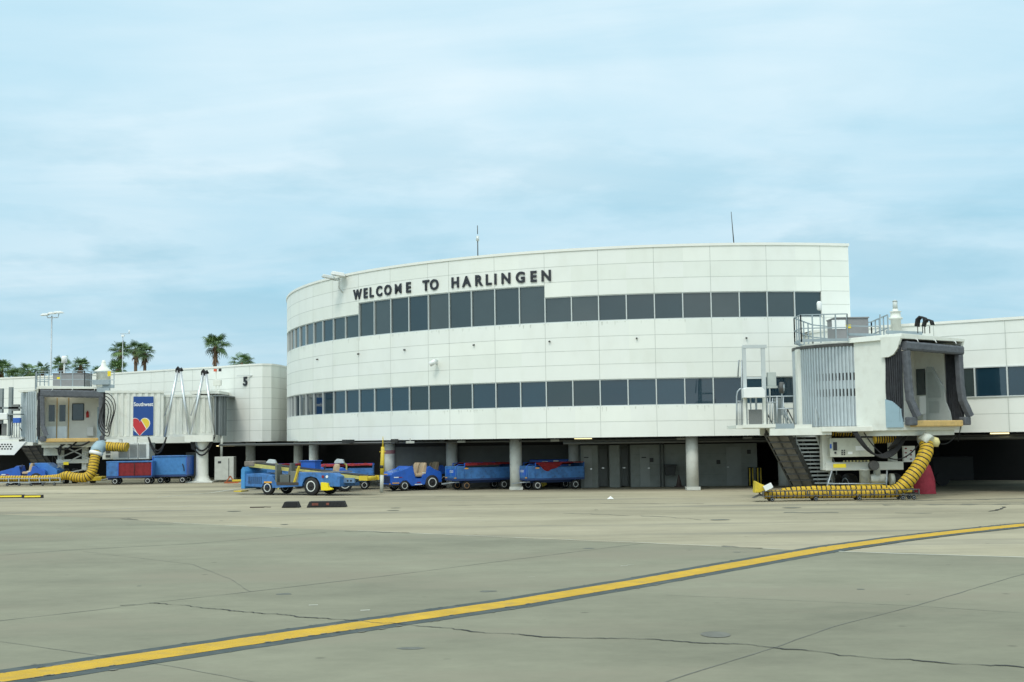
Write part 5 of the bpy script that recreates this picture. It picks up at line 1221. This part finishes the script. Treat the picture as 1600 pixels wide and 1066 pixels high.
for s in (-1, 1):
    b = MB(); b.prism([(cp(.1).x, cp(.1).z-.16), (cp(7.3).x, cp(7.3).z-.12), (cp(7.3).x, cp(7.3).z+.03), (cp(.1).x, cp(.1).z+.03)], s*.39, s*.46, 'y'); b.build('conveyor_rail', mat('rail_pale_yellow', (.50, .46, .14), .55, var=.15, dirt=(GRIME, .4)), bl)
b = MB(); b.cyl(cp(7.42)+Vector((0, -.5, -.05)), cp(7.42)+Vector((0, .5, -.05)), .12); b.box(cp(7.1).x, cp(7.6).x, -.52, -.46, cp(7.3).z-.16, cp(7.3).z+.07); b.box(cp(7.1).x, cp(7.6).x, .46, .52, cp(7.3).z-.16, cp(7.3).z+.07); b.build('tail_roller', yel2_m, bl)
b = MB(); b.box(1.2, 2.4, -.52, -.40, .62, .86, .01); b.box(1.2, 2.4, .40, .52, .62, .86, .01); b.box(1.6, 1.7, -.6, .6, .55, .75); b.build('tail_support', mat('loader_greyblue', (.13, .22, .36), .55, var=.15), bl)
b = MB()
for x in (1.35, 1.95, 2.15): b.box(x, x+.1, -.53, -.518, .68, .76)
b.build('slot', black_m, bl)
b = MB(); b.prism([(.72, .26), (.70, .66), (1.12, .63), (1.15, .40), (1.4, .37), (1.4, .30), (1.1, .26)], -Wb-.14, -Wb-.005, 'y', .02); b.build('side_step', mat('bright_yellow', (.85, .66, .01), .45, var=.06), bl)
b = MB(); b.cyl((.75, -Wb-.03, .93), (.75, -Wb, .93), .075); b.build('red_lamp', redl_m, bl)
b = MB(); b.cyl((1.0, -Wb-.03, .93), (1.0, -Wb, .93), .07); b.build('white_lamp', white2_m, bl)
b = MB(); b.box(-2.15, -.76, -.87, .80, .50, .64, .01); b.box(-2.1, -.8, -.2, .8, .62, 1.02, .03); b.build('operator_deck', mat('dark_brown_deck', (.055, .045, .038), .8, var=.3), bl)
b = MB(); b.box(-.72, 1.32, -.84, .84, 1.12, 1.165, .01); b.build('top_plate', mat('worn_top', (.21, .20, .19), .7, var=.25), bl)
b = MB(); b.box(-2.0, -1.4, -.8, -.5, .62, 1.02, .03); b.prism([(-1.5, 1.0), (-1.35, 1.6), (-1.25, 1.6), (-1.25, 1.0)], -.8, -.48, 'y', .02); b.build('seat', mat('seat_grey', (.10, .11, .10), .7), bl)
b = MB(); b.box(-1.55, -.65, .35, .85, .62, 1.66, .03); b.box(-1.6, -.6, .3, .9, 1.66, 1.71, .01); eh = b.build('engine_box', blue_m, bl)
b = MB(); b.box(-2.25, -2.15, -.85, -.4, .62, 1.55, .02); b.box(-1.3, -.78, -.84, -.55, .62, 1.2, .03); b.build('cab_frame', mat('olive_grey', (.15, .16, .14), .6), bl)
b = MB(); b.bar((-1.05, -.84, .65), (-.75, -.84, 1.45), .07); b.bar((-.98, -.84, .65), (-.68, -.84, 1.45), .03); b.build('grab_handle', yel2_m, bl)
b = MB(); b.prism([(-4.42, .30), (-4.42, 1.28), (-4.30, 1.42), (-4.18, 1.2), (-4.18, .30)], -.9, .9, 'y', .03); b.build('front_guard', mat('guard_blue', (.06, .25, .52), .5, var=.1), bl)
b = MB(); b.box(cp(.0).x-.15, cp(.5).x, -.5, .5, cp(0).z-.14, cp(0).z+.12, .04); b.build('head_roller_housing', mat('worn_grey', (.20, .17, .14), .8, var=.3), bl)
b = MB()
for i in range(7): b.box(-3.95+i*.13, -3.90+i*.13, -Wb-.012, -Wb+.005, .56, .92)
b.build('side_vents', black_m, bl)
b = MB(); b.box(-2.95, -2.45, -Wb-.012, -Wb+.004, .60, .68); b.build('amber_reflector', amber_m, bl)
b = MB(); b.box(-4.9, -4.42, -.9, -.3, .14, .20); b.build('front_step', yel2_m, bl)
# lamp hoods / stanchions on the carts behind
for px, py, Y, lab in ((424.5, 720, 69.6, 'left'), (530.5, 719.5, 68.2, 'right')):
    t = thing('work_light', 'white hooded work light on yellow stanchion, %s one behind the belt loader' % lab, 'lamp', (X_(px, Y), Y, 0), group='work lights')
    b = MB(); z = Z_(px, py+3, Y); b.prism([(-.28, 0), (.28, 0), (.2, .2), (-.12, .24), (-.26, .1)], -.2, .2, 'y', .02)
    o = b.build('hood', mat('hood_white', (.55, .60, .60), .5)); o.parent = t; o.location = (0, 0, z-.05)
    b = MB(); b.bar((.38, 0, 0), (.38, 0, z-.1), .08); b.bar((.2, 0, z-.05), (.38, 0, z-.12), .07); b.build('stanchion', mat('rail_pale_yellow', (.5, .46, .14)), t)

# yellow tow bar upright against the column
p = at(597, 765, 64.2); tb = thing('tow_bar', 'yellow tow bar stood upright against the column with the faded red band', 'tow bar', (p.x, p.y, 0))
b = MB(); zt_ = Z_(597, 682, 64.2); b.tube([(0, 0, .9), (.02, 0, 1.5), (.05, 0, 2.35)], [.10, .11, .09], 8); b.tube([(.05, 0, 2.35), (.06, 0, zt_)], [.05, .012], 6); b.bar((-.13, 0, 2.1), (.2, 0, 2.1), .04); b.build('shaft', yel2_m, tb)
b = MB(); b.tube([(-.03, 0, 0), (0, 0, .9)], [.09, .10], 8); b.build('foot', mat('foot_white', (.55, .56, .5), .6), tb); b = MB(); b.tube([(0, 0, 1.25), (.01, 0, 1.4)], .115, 8); b.build('joint', blackp_m, tb)
# chocks
def chock(px0, px1, py, label, orange):
    a = G(px0, py); c = G(px1, py); L_ = c.x-a.x; t = thing('wheel_chock', label, 'chock', ((a.x+c.x)/2, a.y+.2, 0), 0, 'wheel chocks')
    b = MB(); h = .24
    for y in (-.13, .13): b.prism([(-L_/2, 0), (-L_/2+.12, h), (L_/2-.1, h), (L_/2, 0)], y-.11, y+.11, 'y', .012)
    for i in range(9):
        x = -L_/2+.15+i*(L_-.3)/9; b.prism([(x, .03), (x+.06, h-.03), (x+.10, h-.03), (x+.04, .03)], -.26, -.235, 'y')
    b.build('rubber_block', black_m, t)
    if orange:
        b = MB(); b.box(-L_*.36, -L_*.20, -.262, -.236, .08, .18); b.build('orange_mark', mat('worn_orange', (.20, .06, .04), .8, var=.4), t); b = MB(); b.box(L_*.0, L_*.07, -.262, -.236, .09, .18); b.build('orange_mark', MAT['worn_orange'], t)
    return t
chock(479, 539, 793.2, 'long black rubber chock with worn orange marks, in front of the belt loader', True)
chock(440, 467, 793.6, 'short black rubber chock, left of the long one in front of the belt loader', False)
q = G(402, 793.5); b = MB(); b.bar((-.3, 0, .02), (.28, .04, .02), .10, .035); b.tube([(.28, .04, .03), (.4, .1, .02), (.55, .02, .02)], .015, 5); o = b.build('rubber_strip', mat('brown_rubber', (.07, .05, .04), .8)); o.location = q; tag(o, 'thin dark rubber strip lying flat on the concrete, left of the chocks', 'strip')
for i, (a0, a1) in enumerate(((-14, 32), (36, 64))):
    a = G(a0, 778.5); c = G(a1, 778.5); L_ = c.x-a.x
    t = thing('parking_stop', ('longer' if i == 0 else 'shorter') + ' black parking stop with a yellow stripe at the left edge', 'parking stop', ((a.x+c.x)/2, a.y, 0), 0, 'parking stops')
    b = MB(); b.prism([(-.10, 0), (-.07, .16), (.07, .16), (.10, 0)], -L_/2, L_/2, 'x', .01); b.build('rubber_bar', black_m, t)
    b = MB(); b.prism([(-.0935, .045), (-.0775, .125), (-.081, .125), (-.0975, .045)], -L_/2+.1, L_/2-.1, 'x'); b.build('yellow_stripe', yelsign_m, t)

# red covered machine at right
p = at(1441, 768, 55.6)
b = MB(); prof = [(.62, 0), (.60, .25), (.56, .6), (.50, .9), (.42, 1.2), (.28, 1.38), (.08, 1.46)]
rings = []
for r, z in prof: rings.append([b.v((p.x+(r*(1+.16*noise.noise(Vector((math.cos(t)*1.8, math.sin(t)*1.8, z*1.2)))+.05*math.sin(t*7+z*2)))*math.cos(t)*1.0, p.y+r*math.sin(t), z)) for t in [2*math.pi*k/40 for k in range(40)]])
for A, B in zip(rings, rings[1:]):
    for i in range(40): b.face([A[i], A[(i+1) % 40], B[(i+1) % 40], B[i]], True)
b.face(rings[-1]); tag(b.build('covered_equipment', redcov_m), 'small machine under a draped red cover behind the yellow hose', 'cover')
# dark machinery in the right undercroft
b = MB(); q0 = at(1470, 700, 62); b.box(q0.x-.4, q0.x+1.6, 62, 63.5, .3, 1.5, .05); b.cyl((q0.x, 61.9, .4), (q0.x, 62.1, .4), .35, n=16); tag(b.build('parked_machine', mat('dim_machine', (.02, .021, .023), .8)), 'dim dark machine standing deep under the right wing', 'machine')

# bollards, bin, cones
for px, py, Y in ((1173.5, 762, 66.0), (1186, 762, 66.0)):
    p = at(px, py, Y); b = MB(); b.cyl((0, 0, 0), (0, 0, 1.0), .15, n=14); b.mi = 1; b.cyl((-.07, -.13, .04), (-.07, -.13, .96), .035, n=6); b.cyl((.09, -.12, .04), (.09, -.12, .96), .03, n=6)
    o = b.build('bollard', [black_m, yel2_m]); o.location = (p.x, p.y, 0); tag(o, ('left' if px < 1180 else 'right') + ' of two black and yellow bollards beside the dark bay', 'bollard', 'bollards')
p = at(1047, 744, 66.2); b = MB(); b.prism([(-.25, 0), (-.30, .5), (.32, .5), (.25, 0)], -.2, .2, 'y', .03); b.box(-.34, .36, -.24, .24, .5, .58, .02); b.box(-.1, .1, .2, .6, .2, .3); o = b.build('waste_bin', mat('bin_grey', (.025, .028, .028), .6)); o.location = (p.x, p.y, .62); tag(o, 'dark grey bin fixed to the pale wall left of the concrete column', 'bin')
p = at(1061, 762, 66.2); b = MB(); b.cyl((0, 0, .04), (0, 0, .65), .16, .03, n=12); b.box(-.22, .22, -.22, .22, 0, .04); o = b.build('traffic_cone', mat('dull_cone', (.10, .07, .06), .8)); o.location = (p.x, p.y, 0); tag(o, 'dull dark cone beneath the wall-mounted bin', 'cone')
# cabinet + orange rack far left-middle
p = at(357, 700, 84.5); b = MB(); b.box(-.85, .45, -.4, .4, .15, 1.72, .03); o = b.build('utility_cabinet', mat('cab_offwhite', (.50, .51, .46), .6)); t = thing('ground_power_cabinet', 'off-white equipment cabinet in the bay right of the bridge pedestal', 'cabinet', (p.x, p.y, 0)); o.parent = t
b = MB(); b.box(-.62, -.4, -.42, -.4, 1.28, 1.42); b.box(.1, .14, -.42, -.4, .3, 1.6); b.build('vent', blackp_m, t)
p = at(360, 700, 79); t = thing('equipment_trolley', 'small orange trolley with a yellow tray, left of the belt loader', 'trolley', (p.x, p.y, 0))
b = MB(); b.bar((-.3, 0, .1), (0, 0, .55), .07); b.bar((.3, 0, .1), (0, 0, .55), .07); b.bar((-.35, -.1, .14), (.6, -.1, .14), .1); b.build('orange_frame', mat('dull_orange', (.38, .10, .03), .6), t)
b = MB(); b.box(.15, 1.0, -.15, .2, .2, .32, .02); b.build('yellow_tray', yel2_m, t)
# litter
p = G(953.5, 780.5); b = MB(); b.poly([(-.14, 0, .02), (0, -.05, .03), (.02, .05, .14)]); b.poly([(0, -.05, .03), (.16, .02, .02), (.02, .05, .14)]); b.poly([(-.05, .06, .02), (.02, .05, .14), (-.14, 0, .02)]); o = b.build('paper_litter', white2_m); o.location = p; tag(o, 'crumpled white paper scrap on the open apron', 'litter')

# undercroft lamps (lit)
for px, py, Y, lab in ((1078/5.33+150, 697, 88, 'far left bay beside the pedestal'), (508, 694.5, 81, 'bay above the belt loader'), (911, 686, 64.5, 'bay right of the torn-tarp cart'), (1562, 677.6, 55.5, 'bay under the right wing')):
    p = at(px, py, Y); w_ = 13.5/FP*Y; b = MB(); b.box(-w_, w_, -.1, .1, 0, .06); b.mi = 1; b.box(-w_, w_, -.14, .14, .06, .12)
    o = b.build('strip_light', [lamp_m, soffit_m]); o.location = (p.x, p.y, min(p.z-.02, 2.62)); tag(o, 'lit warm strip light under the ceiling, ' + lab, 'strip light', 'strip lights')

# wall camera, floodlights, antennas on the rotunda
p, th = arc_hit(683, 568); t = thing('security_camera', 'white security camera on the rotunda wall between the window bands', 'camera', p, th)
b = MB(); b.box(-.05, .05, -.1, 0, -.05, .2); b.bar((0, -.05, .12), (0, -.35, .08), .06); b.build('bracket', mull_m, t)
b = MB(); b.cyl((-.12, -.5, -.08), (.14, -.30, .12), .13, n=12); b.build('housing', white2_m, t)
def flood(px, py, Y, s=1.0, rz=0, par=None):
    p = at(px, py, Y); b = MB(Matrix.Translation(p) @ Matrix.Rotation(rz, 4, 'Z') @ Matrix.Rotation(R_(12), 4, 'Y')); b.prism([(-.36*s, -.05*s), (-.28*s, .12*s), (.3*s, .14*s), (.38*s, -.03*s)], -.3*s, .3*s, 'y', .02*s); return b
p, th = arc_hit(529, 445); t = thing('floodlight_bracket', 'pair of white floodlights on a curved arm at the rotunda roof edge', 'floodlight', p, 0)
flood(513, 434, p.y-1.0).build('lamp_head', mull_m, t, True); flood(528.5, 430, p.y-.8, 1.15).build('lamp_head', white2_m, t, True)
b = MB(); b.tube([at(541, 459, p.y-.1), at(534, 456, p.y-.4), at(530, 450, p.y-.7), at(530, 440, p.y-.8), at(529, 434, p.y-.8)], .045, 6); b.tube([at(516, 436, p.y-.9), at(524, 438, p.y-.8), at(532, 437, p.y-.8)], .04, 6); b.build('arm', mull_m, t, True)
p, th = arc_hit(746, 402); t = thing('roof_antenna', 'thin grey antenna with a white cylinder midway, on the rotunda roof left', 'antenna', (p.x, p.y+.8, Z['roof'])); yy = p.y+.8
b = MB(); b.cyl((0, 0, -.1), (0, 0, .12), .07); b.cyl((0, 0, .1), (0, 0, Z_(746, 374, yy)-Z['roof']), .03, n=6); b.cyl((0, 0, Z_(746, 366, yy)-Z['roof']), (0, 0, Z_(746, 352.5, yy)-Z['roof']), .022, n=6); b.build('rod', dsteel_m, t); b = MB(); b.cyl((0, 0, Z_(746, 377, yy)-Z['roof']), (0, 0, Z_(746, 369, yy)-Z['roof']), .085, n=10); b.build('cylinder', mull_m, t)
p, th = arc_hit(1151.5, 384); b = MB(); zz = Z['roof']; b.cyl((0, 0, -.1), (0, 0, .16), .07, n=8); b.cyl((0, 0, .1), (-.10, 0, Z_(1149, 331, p.y+.8)-zz), .03, .015, n=6); o = b.build('roof_antenna', dsteel_m); o.location = (p.x, p.y+.8, zz); tag(o, 'plain thin dark whip antenna leaning slightly, on the rotunda roof right', 'antenna')
# small wall pipes on the rotunda
b = MB()
for px, py in ((497, 561.5), (561, 553), (633, 546.5), (741, 539), (859, 533.5), (995, 528.5), (1166, 528)):
    p, th = arc_hit(px, py); b.cyl((p.x, p.y, p.z), (p.x-.0+math.sin(th)*.12, p.y-math.cos(th)*.12, p.z-.02), .045, n=6)
b.build('weep_pipe', dsteel_m, term, True)
# siren box etc. on left wing
p = at(337, 597, 86.5); t = thing('wall_beacon', 'red and black beacon above a cream control box on a thin post at gate 5', 'beacon', p)
b = MB(); b.box(-.15, .05, 0, .2, Z_(337, 580.5, 86.5)-p.z, Z_(337, 576.5, 86.5)-p.z); b.build('red_lamp', mat('beacon_red', (.7, .12, .05), .4), t)
b = MB(); b.box(.2, .36, 0, .2, Z_(337, 580.5, 86.5)-p.z, Z_(337, 576, 86.5)-p.z); b.build('black_lamp', blackp_m, t)
b = MB(); b.box(-.2, .35, 0, .35, -.25, .15, .03); b.bar((0, .1, -.8), (0, .1, .8), .06); b.bar((.22, .1, -.7), (.22, .1, .1), .05); b.build('control_box', white_m, t)

# ------------------------------------------------------------------ distant poles
def pole(px, ytop, Y, label):
    p = at(px, ytop, Y); t = thing('lamp_post', label, 'lamp post', (p.x, p.y, 0))
    b = MB(); b.cyl((0, 0, 0), (0, 0, p.z+.1), .14, .07, n=8); b.tube([(-.55, 0, p.z+.2), (-.45, 0, p.z-.1), (.65, 0, p.z-.1), (.75, 0, p.z+.3)], .05, 6); b.build('pole', steel_m, t)
    for x, z, s in ((-.75, .22, .42), (-.05, .36, .40), (.65, .44, .58)):
        b = MB(); b.prism([(x-s, p.z+z-.10), (x-s*.4, p.z+z+.10), (x+s*.7, p.z+z+.12), (x+s, p.z+z-.05)], -.3, .3, 'y', .02); b.build('lamp_head', white2_m, t)
    return t
pole(81, 495, 130, 'tall thin lamp post with three flat white heads, at far left')
p = at(192, 521, 130); t = thing('weather_mast', 'thin weather mast with wind sensors among the palms', 'mast', (p.x, p.y, 0))
b = MB(); b.cyl((0, 0, 0), (0, 0, p.z), .08, .04, n=6); b.bar((-.3, 0, p.z-.05), (.7, 0, p.z-.05), .05); b.build('mast', steel_m, t); b = MB(); b.box(-.15, .15, -.1, .1, p.z-.35, p.z-.15); b.cyl((.66, 0, p.z), (.66, 0, p.z+.35), .06, n=6); b.build('sensor', white2_m, t)

# ------------------------------------------------------------------ palms
def palm(px, ytop, wpx, label, skirt=True, seed=0, Y=175):
    g = random.Random(seed); s = wpx/FP*Y/2*1.16     # crown radius in metres
    p = at(px, ytop+wpx*.42, Y); t = thing('palm_tree', label, 'palm tree', (p.x, p.y, 0), 0, 'palm trees behind the concourse'); zc = p.z; lean = g.uniform(-.4, .4)
    b = MB(); b.tube([(lean*1.6, 0, 0), (lean*.9, 0, zc*.45), (lean*.25, 0, zc*.8), (0, 0, zc)], [.36, .28, .24, .22], 9); b.build('trunk', trunk_m, t)
    b = MB()
    for i in range(60):
        az = g.uniform(0, 2*math.pi); r = g.uniform(.15, .5); z0 = zc-g.uniform(.1, s*.9)
        a = Vector((r*.5*math.cos(az), r*.5*math.sin(az), z0)); c = a+Vector((r*math.cos(az), r*math.sin(az), -g.uniform(.4, 1.0)))
        sd_ = Vector((-math.sin(az), math.cos(az), 0))*.12; b.poly([a-sd_, a+sd_, c+sd_*.4, c-sd_*.4])
    b.build('dead_skirt', skirt_m, t)
    b = MB(); nf = 40
    for i in range(nf):
        az = g.uniform(0, 2*math.pi); el = math.asin(g.uniform(-.62, .98)); b.mi = g.choice((0, 0, 1, 2))
        d = Vector((math.cos(el)*math.cos(az), math.cos(el)*math.sin(az), math.sin(el)))
        st = s*g.uniform(.42, .58); c0_ = Vector((0, 0, zc)); h = c0_+d*st+Vector((0, 0, -.04*st))
        sd_ = d.cross(Vector((0, 0, 1))); sd_ = sd_.normalized() if sd_.length > .05 else Vector((1, 0, 0)); upv = sd_.cross(d).normalized()
        b.bar(c0_, h, .05, .03)
        nl = 13; fl = s*g.uniform(.45, .68)
        for k in range(nl):
            a_ = (k/(nl-1)-.5)*R_(215); ld = (d*math.cos(a_)+sd_*math.sin(a_)).normalized(); L0 = fl*(1-.25*abs(a_)/R_(107))
            m1_ = h+ld*L0*.6; e_ = h+ld*L0+Vector((0, 0, -L0*g.uniform(.2, .5))); wd = (ld.cross(upv)).normalized()*.042*s/1.6
            b.poly([h-wd*.4, h+wd*.4, m1_+wd, m1_-wd]); b.poly([m1_-wd, m1_+wd, e_])
    b.build('crown', frond_ms, t)
    return t
for i, (px, yt, wpx, lab) in enumerate([
    (336.5, 521, 44, 'tall palm standing alone above the gate 5 wing, dark shaggy trunk'),
    (188, 533, 34, 'palm tree beside the thin weather mast'), (212, 533, 30, 'left palm of the tight pair right of the weather mast'), (226, 536, 34, 'right palm of the tight pair right of the weather mast'),
    (378, 551, 38, 'palm with only its crown showing above the wing, right of the lone tall one'),
    (184, 562, 36, 'low palm crown half hidden behind the roof, below the weather mast'), (96, 556, 34, 'palm directly behind the lamp post and cooling unit'), (126, 558, 30, 'palm between the lamp post and the beacon post'),
    (3, 561, 36, 'palm cut off by the left edge of the view'), (46, 566, 34, 'round palm right of the one at the left edge'), (66, 566, 26, 'small palm just left of the lamp post'), (25, 574, 34, 'low wide palm crown sitting on the roofline near the left edge'), (155, 571, 24, 'small palm crown peeping out behind the beacon post')]):
    palm(px, yt, wpx, lab, seed=i+3, Y=165+(i*7) % 30)
